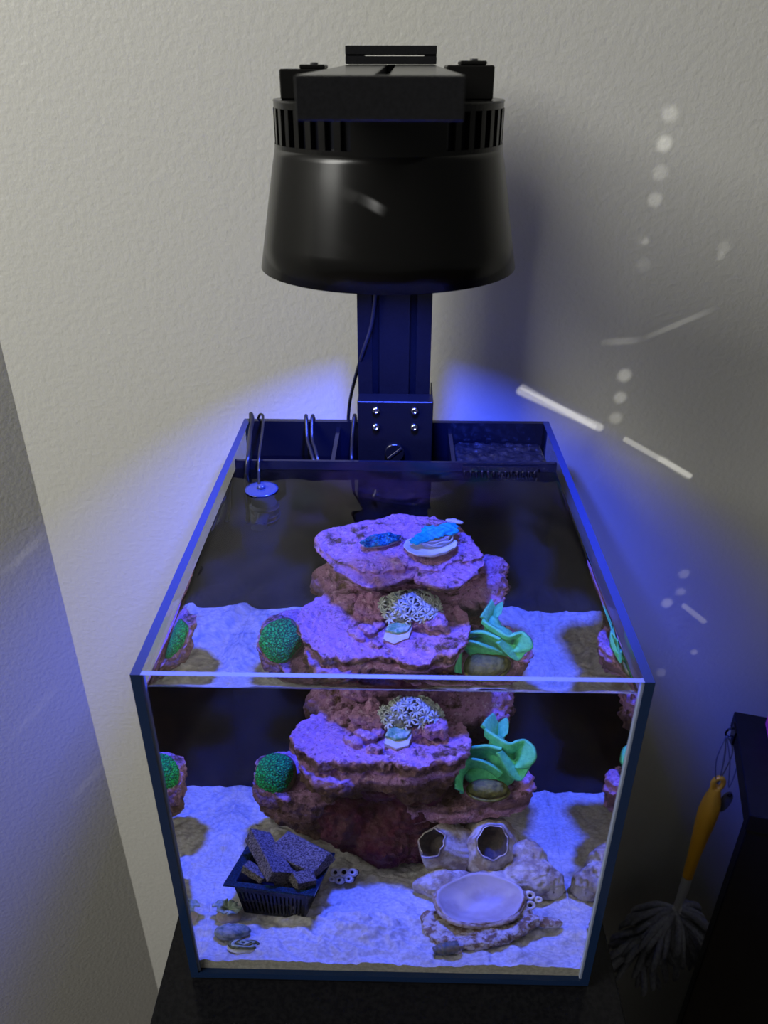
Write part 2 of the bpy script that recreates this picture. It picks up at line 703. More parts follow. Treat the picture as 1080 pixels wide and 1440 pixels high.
def sand_h(x, y):
    h = 0.0165 + 0.004 * fbm((x, y, 0.3), 22, 3) + 0.0016 * fbm((x, y, 1.3), 80, 3)
    h += 0.011 * math.exp(-(((x + 0.025) / 0.045) ** 2 + ((y - 0.05) / 0.028) ** 2))
    h += 0.010 * math.exp(-(((x + 0.088) / 0.03) ** 2 + ((y - 0.185) / 0.03) ** 2))
    t = fbm((x, y, 5.0), 38, 2)
    h += 0.0035 * max(0, min(1, t * 4)) * math.exp(-((y - 0.045) / 0.05) ** 2)
    rg = abs(fbm((x, y, 9.0), 48, 3))
    h += (0.016 * max(0.0, 0.38 - rg) - 0.003) * math.exp(-(((x + 0.015) / 0.06) ** 2 + ((y - 0.05) / 0.035) ** 2))
    h += 0.0016 * fbm((x, y, 2.0), 170, 3)
    h -= 0.006 * max(0, (y - 0.2) / 0.09)
    return max(h, 0.0085)


sx = np.linspace(x0 + 0.00004, x1 - 0.00004, 230)
sy = np.linspace(y0 + 0.0001, DY - 0.0002, 220)
n1, n2 = len(sx), len(sy)
svs = [(x, y, sand_h(x, y)) for x in sx for y in sy]
sfs = [[i * n2 + j, (i + 1) * n2 + j, (i + 1) * n2 + j + 1, i * n2 + j + 1] for i in range(n1 - 1) for j in range(n2 - 1)]
ns = len(sfs)


def sand_side(ids):
    b = len(svs)
    for k in ids:
        svs.append(svs[k])
    for k in ids:
        v = svs[k]
        svs.append((v[0], v[1], T + 0.0006))
    n = len(ids)
    for k in range(n - 1):
        sfs.append([b + k, b + k + 1, b + n + k + 1, b + n + k])


sand_side([i * n2 for i in range(n1)][::-1])
sand_side([i * n2 + n2 - 1 for i in range(n1)])
sand_side([j for j in range(n2)])
sand_side([(n1 - 1) * n2 + j for j in range(n2)][::-1])
b = len(svs)
zb = T + 0.0006
svs += [(sx[0], sy[0], zb), (sx[-1], sy[0], zb), (sx[-1], sy[-1], zb), (sx[0], sy[-1], zb)]
sfs.append([b, b + 3, b + 2, b + 1])
sand = mk('sand', (svs, sfs), M['sand'])
sand.data.polygons.foreach_set('use_smooth', [True] * ns + [False] * (len(sfs) - ns))
tag(sand, 'pale sand bed across the tank floor', 'sand', kind='stuff')
wet(sand)

# ------------------------------------------------------------------ lamp
lx, ly = LAMP.x, LAMP.y
lamp = thing('aquarium_light', 'black cone shaded aquarium lamp hanging over the tank', 'lamp', (lx, ly, 0.489))
RZ = 0.585
prof_o = [(0.0830, 0.4895), (0.0795, 0.5080), (0.0757, 0.5290), (0.0718, 0.5500), (0.0705, 0.5560), (0.0698, 0.5600)]
prof_i = [(r - 0.0022, z) for r, z in prof_o]
mk('shade', lathe(prof_o + prof_i[::-1], 128, (lx, ly, 0), True), M['plastic'], lamp, smooth=True, fix=True)
# slotted collar: posts between dark vent slots, solid at the front
seg = 132
cv, cf = [], []


def collar_piece(a0, a1, z0, z1, ro, ri, n):
    v, f = [], []
    for k in range(n + 1):
        a = a0 + (a1 - a0) * k / n
        for r, z in ((ro, z0), (ro, z1), (ri, z1), (ri, z0)):
            v.append((lx + r * math.cos(a), ly + r * math.sin(a), z))
    for k in range(n):
        for q in range(4):
            q2 = (q + 1) % 4
            f.append([k * 4 + q, (k + 1) * 4 + q, (k + 1) * 4 + q2, k * 4 + q2])
    f.append([0, 1, 2, 3])
    f.append([n * 4 + q for q in (3, 2, 1, 0)])
    return v, f


pieces = [collar_piece(0, 2 * math.pi, 0.5600, 0.5625, 0.0698, 0.0672, 128), collar_piece(0, 2 * math.pi, 0.5815, 0.5846, 0.0690, 0.0665, 128)]
ns_ = 44
for k in range(ns_):
    a = 2 * math.pi * k / ns_
    front = abs((a - 1.5 * math.pi + math.pi) % (2 * math.pi) - math.pi)
    if front < 0.33:
        pieces.append(collar_piece(a, a + 2 * math.pi / ns_, 0.5625, 0.5815, 0.0694, 0.0668, 4))
    else:
        pieces.append(collar_piece(a, a + 0.42 * 2 * math.pi / ns_, 0.5625, 0.5815, 0.0694, 0.0668, 3))
mk('vent_collar', join(*pieces), M['plastic'], lamp, fix=True)
mk('heatsink_body', lathe([(0.0600, 0.5806), (0.0615, 0.5810), (0.0615, 0.5830), (0.0600, 0.5842)], 64, (lx, ly, 0)), M['black'], lamp, smooth=False)
mk('top_plate', lathe([(0.0690, 0.5846), (0.0694, 0.5852), (0.0690, 0.5858)], 96, (lx, ly, 0)), M['plastic'], lamp)
mk('led_skirt', lathe([(0.0660, 0.5600), (0.0660, 0.5815), (0.0645, 0.5815), (0.0645, 0.5600)], 96, (lx, ly, 0), True), M['black'], lamp, fix=True)
# mounting blocks either side of the arm
for s, xa, xb, zt in ((-1, -0.0682, -0.0395, 0.6015), (1, 0.0278, 0.0552, 0.6035)):
    blk = mk('mount_block', b2(xa, xb, 0.172, 0.208, 0.5858, zt, 0.0008), M['plastic'], lamp)
    mk('clamp_plate', b2(xa + (0.008 if s > 0 else 0.011), xb - (0.004 if s > 0 else 0.003), 0.178, 0.202, zt, zt + 0.0022, 0.0006), M['plastic'], blk)
    mk('screw', lathe([(0.0024, 0), (0.0024, 0.0010), (0.0012, 0.0012)], 12, (xb - 0.011 if s > 0 else xa + 0.019, 0.186, zt + 0.0022)), M['chrome'], blk)

# stand arm: column, arm, cap, bracket
sup = thing('lamp_stand', 'black aluminium column and forward arm holding the lamp', 'lamp stand', (-0.002, 0.35, 0.235))


def extr(xa, xb, ya, yb, z0, z1):
    """slotted aluminium profile seen from the front: two open channels"""
    w = 0.0065
    xs = (-0.0185, 0.0145)
    pts = [(xa, ya)]
    for c in xs:
        pts += [(c - w / 2, ya), (c - w / 2, ya + 0.003), (c - w, ya + 0.003), (c - w, ya + 0.008), (c + w, ya + 0.008), (c + w, ya + 0.003), (c + w / 2, ya + 0.003), (c + w / 2, ya)]
    pts += [(xb, ya), (xb, yb), (xa, yb)]
    return prism(pts, z0, z1)


mk('column', extr(-0.0345, 0.0305, 0.3355, 0.3655, 0.24, 0.5875), M['alu_dark'], sup, fix=True)
tl = math.atan2(0.0035, 0.335)
arm_rot = rx(tl)
ac = Vector((-0.006, 0.178, 0.5940))


def armbox(xa, xb, ya, yb, za=-0.0079, zb=0.0079):
    v, f = b2(xa, xb, ya, yb, za, zb, 0.0005)
    return [tuple(arm_rot @ Vector(q) + ac) for q in v], f


mk('arm', join(armbox(-0.033, -0.0032, -0.170, 0.188), armbox(0.0032, 0.033, -0.170, 0.188), armbox(-0.033, 0.033, -0.178, -0.1695), armbox(-0.0032, 0.0032, 0.172, 0.188),
               armbox(-0.0032, 0.0032, -0.168, 0.172, -0.0079, -0.004)), M['alu'], sup)
mk('arm_cap', join(b2(-0.0405, 0.0280, 0.338, 0.362, 0.6040, 0.6092, 0.0004), b2(-0.0405, 0.0280, 0.338, 0.362, 0.6101, 0.6162, 0.0004),
                   b2(-0.0405, -0.026, 0.340, 0.360, 0.6092, 0.6101), b2(0.0190, 0.0280, 0.340, 0.360, 0.6092, 0.6101)), M['alu'], sup)
brk = mk('clamp_bracket', join(b2(-0.0345, 0.0333, 0.3150, 0.3355, 0.262, 0.3425, 0.0007), b2(-0.0345, -0.0335, 0.3355, 0.3655, 0.262, 0.3425), b2(0.0323, 0.0333, 0.3355, 0.3655, 0.262, 0.3425)), M['alu_dark'], sup)
for bx_ in (-0.0177, 0.0168):
    for bz in (0.3345, 0.3186):
        v, f = lathe([(0.0034, 0.0), (0.0036, 0.0004), (0.0035, 0.0016), (0.0029, 0.0026), (0.0018, 0.0032), (0.0015, 0.0032), (0.0013, 0.0018)], 20)
        v = [(bx_ + q[0], 0.3150 - q[2], bz + q[1]) for q in v]
        mk('bolt', (v, f), M['chrome'], brk, smooth=True, fix=True)
v, f = lathe([(0.0085, 0.0), (0.0090, 0.0008), (0.0090, 0.0048), (0.0082, 0.0056)], 28)
v = [(-0.0008 + q[0], 0.3150 - q[2], 0.2945 + q[1]) for q in v]
kn = mk('clamp_knob', (v, f), M['plastic'], brk, fix=True)
v, f = box((0, 0, 0), (0.0022, 0.0012, 0.0165), ry(math.radians(50)), 0.0002)
v = [(q[0] - 0.0008, q[1] + 0.3092, q[2] + 0.2945) for q in v]
mk('screw_slot', (v, f), M['alu'], kn)

# ------------------------------------------------------------------ cables and fittings at the back of the tank
tag(mk('lamp_cable', tube(spline([(-0.0165, 0.322, 0.492), (-0.0175, 0.329, 0.45), (-0.0190, 0.3318, 0.428), (-0.0225, 0.3318, 0.405), (-0.031, 0.334, 0.378), (-0.0400, 0.358, 0.343), (-0.0465, 0.3815, 0.308), (-0.0475, 0.3822, 0.27), (-0.045, 0.386, 0.12), (-0.05, 0.388, 0.0)], 6), 0.0017, 10), M['rubber'], smooth=True),
    'thin black power cable beside the lamp column', 'cable')
cb = mk('pump_cable', tube(spline([(-0.142, 0.3825, 0.18), (-0.1445, 0.3825, 0.26), (-0.1440, 0.3810, 0.295), (-0.1425, 0.3745, 0.3050), (-0.1395, 0.364, 0.3035), (-0.1385, 0.345, 0.2990), (-0.1345, 0.315, 0.2990), (-0.1318, 0.2945, 0.2985), (-0.1325, 0.2868, 0.2900), (-0.1340, 0.2850, 0.27), (-0.1345, 0.284, 0.23), (-0.1335, 0.280, 0.19)], 6), 0.0021, 10), M['rubber'], smooth=True)
tag(cb, 'thicker black cable bent over the rim corner into the water', 'cable')
pc = mk('probe_cable', tube(spline([(-0.1360, 0.3815, 0.20), (-0.1375, 0.3815, 0.285), (-0.1355, 0.3790, 0.3010), (-0.1310, 0.3735, 0.3045), (-0.1285, 0.360, 0.3035), (-0.1250, 0.330, 0.3020), (-0.1222, 0.300, 0.3015), (-0.1212, 0.2878, 0.2975), (-0.1210, 0.280, 0.2880), (-0.1180, 0.262, 0.2868), (-0.1148, 0.2535, 0.2866)], 6), 0.0013, 10), M['rubber'], smooth=True)
tag(pc, 'thin black cable leading to the clear suction cup', 'cable')
M['cup'] = mat('suction_cup_rubber', (0.07, 0.09, 0.15), 0.2, trans=0.5)
sc = thing('suction_cup', 'pale translucent suction cup lying at the water surface by the cables', 'suction cup', (-0.1145, 0.2530, 0.2862))
mk('disc', lathe([(0.0020, 0.2874), (0.0060, 0.2872), (0.0120, 0.2867), (0.0143, 0.2864), (0.0143, 0.2862), (0.0110, 0.2862), (0.0050, 0.2864)], 40, (-0.1145, 0.2530, 0)), M['cup'], sc, smooth=True, fix=True)
mk('nub', lathe([(0.0034, 0.2872), (0.0036, 0.2890), (0.0026, 0.2902), (0.0010, 0.2905)], 20, (-0.1145, 0.2530, 0)), M['cup'], sc, smooth=True, fix=True)
M['pumpbody'] = mat('pump_plastic', (0.035, 0.04, 0.06), 0.2)
pm = thing('wave_pump', 'dark little pump seen through the water by the rear wall', 'pump', (-0.118, 0.268, 0.215))
mk('body', lathe([(0.010, 0.205), (0.0125, 0.208), (0.0125, 0.236), (0.011, 0.240)], 32, (-0.1165, 0.270, 0)), M['pumpbody'], pm, smooth=False, fix=True)
mk('nozzle', tube([(-0.1165, 0.262, 0.226), (-0.1165, 0.244, 0.226), (-0.1165, 0.240, 0.226)], [0.005, 0.005, 0.0065], 18), M['pumpbody'], pm, fix=True)
for i, z in enumerate((0.212, 0.219, 0.233)):
    mk('ring', lathe([(0.0126, z), (0.0132, z + 0.0006), (0.0132, z + 0.0016), (0.0126, z + 0.0022)], 32, (-0.1165, 0.270, 0)), M['cup'], pm, fix=True)
mk('mount', b2(-0.123, -0.110, 0.2815, 0.2908, 0.214, 0.232, 0.001), M['pumpbody'], pm)
wet(pm)
lp = mk('chamber_cable', tube(spline([(-0.0890, 0.3828, 0.20), (-0.0890, 0.3825, 0.285), (-0.0888, 0.3785, 0.3010), (-0.0884, 0.3735, 0.3030), (-0.0875, 0.3685, 0.2995), (-0.0858, 0.356, 0.286), (-0.0800, 0.336, 0.281), (-0.0760, 0.325, 0.268), (-0.075, 0.325, 0.20)], 6), 0.0018, 10), M['rubber'], smooth=True)
tag(lp, 'black cable over the rear rim, the outer of a close pair', 'cable', 'twin cables hooked over the rear rim')
lp = mk('chamber_cable', tube(spline([(-0.0815, 0.3828, 0.20), (-0.0815, 0.3825, 0.285), (-0.0818, 0.3785, 0.3010), (-0.0820, 0.3735, 0.3030), (-0.0820, 0.3685, 0.2995), (-0.0810, 0.356, 0.286), (-0.0762, 0.338, 0.283), (-0.0722, 0.326, 0.268), (-0.071, 0.326, 0.20)], 6), 0.0018, 10), M['rubber'], smooth=True)
tag(lp, 'black cable over the rear rim, the pair member nearer the column', 'cable', 'twin cables hooked over the rear rim')
lp = mk('chamber_cable', tube(spline([(-0.0400, 0.3828, 0.20), (-0.0402, 0.3825, 0.285), (-0.0405, 0.3785, 0.3015), (-0.0408, 0.3735, 0.3038), (-0.0412, 0.3690, 0.3005), (-0.0420, 0.355, 0.289), (-0.0415, 0.332, 0.283), (-0.0412, 0.326, 0.268), (-0.041, 0.326, 0.20)], 6), 0.0019, 10), M['rubber'], smooth=True)
tag(lp, 'single black cable hooked over the rear rim beside the clamp bracket', 'cable')

# overflow comb in the chamber wall, right
cmb = mk('overflow_comb', b2(0.060, 0.128, 0.2888, 0.2909, 0.2872, 0.2925, 0.0004), M['black_gloss'], tank)
for i in range(13):
    x = 0.0625 + i * 0.0052
    mk('comb_tooth', lathe([(0.0006, 0.2755), (0.0014, 0.2765), (0.0015, 0.2862), (0.0012, 0.2876), (0.0005, 0.2882)], 10, (x, 0.2896, 0)), M['black_gloss'], cmb, smooth=True, fix=True)
# filter media in the right chamber
M['sponge'] = mat('wet_sponge', (0.006, 0.006, 0.008), 0.3, col2=(0.02, 0.018, 0.018), scale=160, bump=0.6, bscale=500, dist=0.001)
fm = fuse(join(b2(0.0555, 0.1425, 0.2955, 0.3700, 0.22, 0.2790, 0.003)), 0.0016, lambda p, n: (0.0022 * fbm(p, 130, 3) + 0.0022 * abs(fbm(p, 55, 2, 3.0))) * (1 if n.z > 0.6 else 0.0))
tag(mk('filter_sponge', fm, M['sponge'], smooth=True), 'wet dark lumpy filter sponge in the rear right chamber', 'filter')
M['dark_water'] = mat('chamber_water', (0.002, 0.002, 0.004), 0.04)
tag(mk('chamber_water', surf(lambda u, v: (-0.1435 + 0.198 * u, 0.2945 + 0.0760 * v, 0.262 + 0.0003 * math.sin(u * 40 + v * 9)), 40, 12), M['dark_water'], smooth=True), 'dark still water deep in the rear chambers', 'water', kind='stuff')

# ------------------------------------------------------------------ table, hook, duster on the right
M['table'] = mat('table_black', (0.004, 0.004, 0.005), 0.5, col2=(0.006, 0.006, 0.007), scale=90, spec=0.25)
d_, r_ = Vector((0.251, 0.968, 0)), Vector((0.968, -0.251, 0))
far = Vector((0.4032, 0.360, 0))
near = Vector((0.3645, 0.2115, 0))
tb = thing('side_table', 'black table corner beside the tank with things hanging from its edge', 'table', (0.60, 0.22, -0.95))
trot = rz(-math.atan2(0.251, 0.968))


def tbox(u0, u1, w0, w1, z0, z1, bev=0.001):
    """u along the left edge from the near corner, w to the right"""
    v, f = b2(w0, w1, u0, u1, z0, z1, bev)
    return [tuple(near + r_ * q[0] + d_ * q[1] + Vector((0, 0, q[2]))) for q in v], f


mk('table_top', tbox(-0.001, 0.1535, 0, 0.75, -0.0835, -0.0605), M['table'], tb, fix=True)
mk('end_panel', tbox(0.0, 0.018, 0.002, 0.70, -0.949, -0.0835), M['table'], tb, fix=True)
mk('back_leg', tbox(0.12, 0.148, 0.30, 0.33, -0.949, -0.0835), M['table'], tb, fix=True)
M['pink'] = mat('pink_plastic', (0.85, 0.08, 0.33), 0.35)
pk = thing('pink_box', 'bright pink box corner resting on the black table', 'box', (0.4470, 0.320, -0.0605))
mk('body', box((0.4470, 0.320, -0.0475), (0.042, 0.030, 0.0252), rz(-0.25), 0.0018, 2), M['pink'], pk)
mk('lid', box((0.4470, 0.320, -0.0328), (0.0445, 0.0325, 0.0038), rz(-0.25), 0.0012, 2), M['pink'], pk)

M['twine'] = mat('grey_twine', (0.16, 0.16, 0.17), 0.6)
hk = thing('hook', 'small wire hook on the table edge carrying cord loops', 'hook', (0.3945, 0.340, -0.080))
mk('hook_plate', tbox(0.118, 0.136, -0.0022, 0.0, -0.0815, -0.0625, 0.0004), M['darkmetal'], hk, fix=True)
mk('hook_wire', tube(spline([(0.3965, 0.338, -0.066), (0.3905, 0.338, -0.068), (0.3880, 0.338, -0.074), (0.3905, 0.338, -0.079), (0.3945, 0.338, -0.0775)], 5), 0.0012, 8), M['darkmetal'], hk, smooth=True)
loops = [((0.3895, 0.338, -0.0775), (0.3850, 0.336, -0.115), (0.3925, 0.337, -0.152), (0.3968, 0.338, -0.152), (0.3945, 0.339, -0.110)),
         ((0.3895, 0.340, -0.0775), (0.3960, 0.341, -0.110), (0.4000, 0.342, -0.150), (0.4060, 0.344, -0.110)),
         ((0.3890, 0.336, -0.0770), (0.4000, 0.334, -0.115), (0.4085, 0.334, -0.160), (0.4110, 0.336, -0.120), (0.3990, 0.337, -0.090))]
for i, lpz in enumerate(loops):
    tag(mk('cord_loop', tube(spline(list(lpz) + [lpz[0]], 7), 0.0008, 6), M['twine'], smooth=True),
        ['thin grey cord loop tied to the yellow duster handle', 'thin grey cord loop hanging between two others on the hook', 'thin grey cord loop nearest the table edge with a tag'][i], 'cord', 'cord loops on the hook')
M['tagmat'] = mat('grey_tag', (0.10, 0.10, 0.12), 0.5)
tg = thing('hang_tag', 'small dark grey tag hanging behind the yellow duster handle', 'tag', (0.412, 0.340, -0.215))
v, f = prism([(math.cos(a) * 0.007, math.sin(a) * 0.019 * (1 if math.sin(a) < 0 else 0.8)) for a in np.linspace(0, 2 * math.pi, 20, endpoint=False)], -0.001, 0.001)
mk('tag_body', ([(0.4135 + q[0] + 0.12 * q[1], 0.340 + q[2], -0.190 + q[1]) for q in v], f), M['tagmat'], tg, fix=True)
mk('eyelet', tube([(0.4152 + 0.0022 * math.cos(a), 0.3385, -0.1785 + 0.0022 * math.sin(a)) for a in np.linspace(0, 2 * math.pi, 13)], 0.0006, 6, False), M['darkmetal'], tg, smooth=True)

M['yellow'] = mat('yellow_plastic', (0.95, 0.46, 0.02), 0.42)
M['fibre'] = mat('duster_fibre', (0.26, 0.27, 0.31), 0.9, col2=(0.36, 0.37, 0.41), scale=200, bump=0.7, bscale=700, dist=0.002)
M['whiteplastic'] = mat('white_plastic', (0.65, 0.65, 0.68), 0.4)
du = thing('duster', 'yellow handled hand duster with pale fluffy head hanging from the hook', 'duster', (0.394, 0.340, -0.52))
dx, dy_ = 0.3955, 0.340
mk('handle', tube(spline([(dx + 0.0005, dy_, -0.166), (dx + 0.001, dy_, -0.178), (dx + 0.001, dy_, -0.200), (dx, dy_, -0.230), (dx - 0.001, dy_, -0.275), (dx - 0.0015, dy_, -0.315), (dx - 0.0015, dy_, -0.336)], 4),
                  [0.0058, 0.0062, 0.0066, 0.0072, 0.0080, 0.0090, 0.0100, 0.0110, 0.0117, 0.0122, 0.0124, 0.0122, 0.0117, 0.0110, 0.0102, 0.0095, 0.0088, 0.0082, 0.0078, 0.0074, 0.0072, 0.0070, 0.0069, 0.0068, 0.0068], 20), M['yellow'], du, smooth=True, fix=True)
mk('hang_ring', tube([(dx + 0.001 + 0.0062 * math.cos(a), dy_ - 0.002, -0.1575 + 0.0095 * math.sin(a)) for a in np.linspace(0, 2 * math.pi, 21)], 0.0032, 10, False), M['yellow'], du, smooth=True)
mk('neck', tube(spline([(dx - 0.0015, dy_, -0.334), (dx - 0.0015, dy_, -0.355), (dx - 0.0025, dy_, -0.385), (dx - 0.004, dy_, -0.405)], 4), [0.0064] * 6 + [0.0058, 0.0055, 0.0052, 0.005, 0.0048, 0.0045, 0.004], 14), M['whiteplastic'], du, smooth=True, fix=True)
for a, b_ in (((dx - 0.003, dy_, -0.398), (dx - 0.042, dy_ - 0.004, -0.505)), ((dx - 0.002, dy_, -0.398), (dx + 0.008, dy_ + 0.002, -0.455))):
    mk('fork_tine', tube([a, ((a[0] + b_[0]) / 2, dy_ - 0.003, (a[2] + b_[2]) / 2), b_], [0.0042, 0.0038, 0.0028], 10), M['whiteplastic'], du, smooth=True, fix=True)
rnd = random.Random(3)
strands = []
for k in range(230):
    t = rnd.random()
    if rnd.random() < 0.6:
        root = Vector((dx - 0.004 - 0.036 * t, dy_ - 0.001, -0.405 - 0.098 * t))
    else:
        root = Vector((dx - 0.002 + 0.010 * t, dy_, -0.405 - 0.052 * t))
    ang = rnd.uniform(0, 6.28)
    out = Vector((math.cos(ang) * 1.0, math.sin(ang) * 0.55, -0.45 + rnd.uniform(-0.4, 0.35))).normalized()
    ln = rnd.uniform(0.030, 0.062)
    p1 = root + out * ln * 0.5
    p2 = root + out * ln * 0.9 + Vector((0, 0, -0.25 * ln))
    p3 = p2 + Vector((out.x * 0.2, 0, -0.5)) * ln * 0.5
    q = [root, p1, p2, p3]
    q = [Vector((c_.x, min(c_.y, 0.405), c_.z)) for c_ in q]
    strands.append(tube(spline(q, 3), [0.0028, 0.0036, 0.0042, 0.0046, 0.0048, 0.0046, 0.0042, 0.0034, 0.0022, 0.0008], 6))
fz = join(*strands)
mk('fluffy_head', fz, M['fibre'], du, smooth=True)

# ------------------------------------------------------------------ live rock
M['rock'] = mat('coralline_rock', (0.45, 0.20, 0.20), 0.85, col2=(0.74, 0.34, 0.60), scale=46, bump=1.0, bscale=620, dist=0.0016, spec=0.2, col3=(0.88, 0.56, 0.80), lo=0.34, hi=0.50, detail=6, bdetail=4)
M['rock_brown'] = mat('brown_rock', (0.36, 0.21, 0.15), 0.9, col2=(0.58, 0.33, 0.30), scale=45, bump=0.9, bscale=700, dist=0.001, spec=0.15, col3=(0.78, 0.42, 0.55), lo=0.42, hi=0.60, detail=6)
M['rock_maroon'] = mat('maroon_rock', (0.085, 0.012, 0.03), 0.85, col2=(0.12, 0.05, 0.06), scale=60, bump=1.0, bscale=500, dist=0.0015, spec=0.2, col3=(0.17, 0.03, 0.08), detail=6)


def coralline(name, stops, purple=(0.60, 0.31, 0.50), brown=(0.125, 0.065, 0.045), pale=(0.82, 0.58, 0.76), wob_=0.006):  # brown is the rock's own hue, darkened further to stand for shaded sides
    """coralline crust in level bands over shade-darkened brown rock: stops are (height above the rock's foot, 0 brown .. 1 purple)"""
    mt, nt, p = new_mat(name)
    L = nt.links
    p.inputs['Roughness'].default_value = 0.85
    p.inputs['Specular IOR Level'].default_value = 0.2
    tc = nt.nodes.new('ShaderNodeTexCoord')
    sep = nt.nodes.new('ShaderNodeSeparateXYZ')
    L.new(tc.outputs['Object'], sep.inputs[0])

    def nz(scale, detail=4, rough=0.6):
        q = nt.nodes.new('ShaderNodeTexNoise')
        q.inputs['Scale'].default_value = scale
        q.inputs['Detail'].default_value = detail
        q.inputs['Roughness'].default_value = rough
        L.new(tc.outputs['Object'], q.inputs['Vector'])
        return q.outputs['Fac']

    def ma(op, a, b, c=None):
        q = nt.nodes.new('ShaderNodeMath')
        q.operation = op
        for k, val in enumerate((a, b, c)):
            if val is None:
                continue
            if hasattr(val, 'is_output'):
                L.new(val, q.inputs[k])
            else:
                q.inputs[k].default_value = val
        return q.outputs[0]
    zz = ma('MULTIPLY_ADD', nz(60, 4), wob_ * 2, sep.outputs[2])
    zz = ma('SUBTRACT', zz, wob_)
    top = 0.16
    cr = nt.nodes.new('ShaderNodeValToRGB')
    el = cr.color_ramp.elements
    while len(el) > 1:
        el.remove(el[-1])
    for i, (h, k) in enumerate(stops):
        e = el[0] if i == 0 else el.new(min(1, max(0, h / top)))
        e.position = min(1, max(0, h / top))
        e.color = (k, k, k, 1)
    L.new(ma('MULTIPLY', zz, 1 / top), cr.inputs['Fac'])
    # blotches: the crust is patchy anywhere
    bl = nt.nodes.new('ShaderNodeValToRGB')
    bl.color_ramp.elements[0].position = 0.36
    bl.color_ramp.elements[1].position = 0.46
    L.new(nz(48, 6, 0.65), bl.inputs['Fac'])
    fac = ma('MULTIPLY', cr.outputs['Color'], bl.outputs['Color'])
    m1 = nt.nodes.new('ShaderNodeMix')
    m1.data_type = 'RGBA'
    m1.inputs['A'].default_value = (*brown, 1)
    m1.inputs['B'].default_value = (*purple, 1)
    L.new(fac, m1.inputs['Factor'])
    sp = nt.nodes.new('ShaderNodeValToRGB')
    sp.color_ramp.elements[0].position = 0.56
    sp.color_ramp.elements[1].position = 0.66
    L.new(nz(230, 3, 0.7), sp.inputs['Fac'])
    m2 = nt.nodes.new('ShaderNodeMix')
    m2.data_type = 'RGBA'
    L.new(m1.outputs['Result'], m2.inputs['A'])
    m2.inputs['B'].default_value = (*pale, 1)
    L.new(ma('MULTIPLY', sp.outputs['Color'], ma('MULTIPLY', fac, 0.75)), m2.inputs['Factor'])
    dk = nt.nodes.new('ShaderNodeValToRGB')
    dk.color_ramp.elements[0].position = 0.30
    dk.color_ramp.elements[0].color = (0.45, 0.40, 0.42, 1)
    dk.color_ramp.elements[1].position = 0.47
    L.new(nz(330, 3, 0.7), dk.inputs['Fac'])
    m3 = nt.nodes.new('ShaderNodeMix')
    m3.data_type = 'RGBA'
    m3.blend_type = 'MULTIPLY'
    m3.inputs['Factor'].default_value = 1.0
    L.new(m2.outputs['Result'], m3.inputs['A'])
    L.new(dk.outputs['Color'], m3.inputs['B'])
    L.new(m3.outputs['Result'], p.inputs['Base Color'])
    bp = nt.nodes.new('ShaderNodeBump')
    bp.inputs['Strength'].default_value = 1.0
    bp.inputs['Distance'].default_value = 0.0022
    L.new(nz(420, 4, 0.6), bp.inputs['Height'])
    L.new(bp.outputs['Normal'], p.inputs['Normal'])
    return mt


def craggy(a=0.0022, b=0.0011, off=0.0, pit=0.0018):
    def f(p, n):
        r = a * fbm(p, 55, 4, off) + 1.6 * b * fbm(p, 190, 3, off + 4)
        r += 0.0016 * max(0.0, noise.noise(Vector((p.x * 240 + off, p.y * 240, p.z * 240)))) - 0.0022 * max(0.0, noise.noise(Vector((p.x * 150 - off, p.y * 150, p.z * 150))) - 0.25) * 2
        w = noise.voronoi(Vector((p.x * 75 + off, p.y * 75, p.z * 75)))[0]
        r -= pit * max(0.0, 0.32 - w[0]) * 4
        l = noise.noise(Vector((p.x * 12 + off, p.y * 12, p.z * 140)))
        return r + 0.0022 * l * (1 - abs(n.z))
    return f


def wob(pts, n=5, amp=0.0022, seed=0.0):
    o = spline([(p[0], p[1], 0) for p in pts], n, True)
    return [(p.x + amp * noise.noise(Vector((p.x * 120, p.y * 120, seed))), p.y + amp * noise.noise(Vector((p.x * 120, p.y * 120, seed + 9)))) for p in o]


def rock(name, label, lumps, mt, vox=0.0015, disp=None):
    vf = fuse(join(*lumps), vox, disp or craggy())
    if isinstance(mt, list):
        zf = min(v[2] for v in vf[0])
        mt = coralline('coralline_crust', [(max(0.0, h - zf), k) for h, k in mt])
    o = mk(name, vf, mt, smooth=True)
    tag(o, label, 'rock', 'live rock stacked in the tank')
    wet(o)
    return o


# top plate carrying the two clams
plate = [(-0.0685, 0.2368), (-0.0534, 0.2566), (-0.0224, 0.2717), (0.0064, 0.2796), (0.0353, 0.2765), (0.0598, 0.2567), (0.0770, 0.2173), (0.0741, 0.2048),
         (0.0490, 0.1752), (0.0230, 0.1815), (0.0170, 0.1938), (0.0037, 0.1819), (-0.0205, 0.1719), (-0.0365, 0.1848), (-0.0523, 0.2022)]
hi_ = [(-0.0670, 0.2368), (-0.0534, 0.2550), (-0.0224, 0.2700), (0.0064, 0.2780), (0.0353, 0.2750), (0.0590, 0.2550), (0.0755, 0.2173), (0.0640, 0.2070),
       (0.046, 0.205), (0.040, 0.1960), (0.0240, 0.1950), (0.0140, 0.2000), (0.004, 0.1950), (-0.0225, 0.1905), (-0.0375, 0.1980), (-0.0500, 0.2080)]
rock('live_rock', 'broad purple plate rock at the top of the stack with two clams on it',
     [prism(wob(plate, 5, 0.003, 1), 0.193, 0.2045, 0.93), prism(wob(hi_, 5, 0.003, 2), 0.198, lambda x, y: 0.2090 + 0.02 * (y - 0.21), 1.0),
      ellipsoid((0.02, 0.235, 0.186), (0.050, 0.040, 0.016))], [(0.195, 0.05), (0.2015, 0.75), (0.206, 1.0)], 0.0011, craggy(0.0016, 0.0009, 0.0, 0.0012))
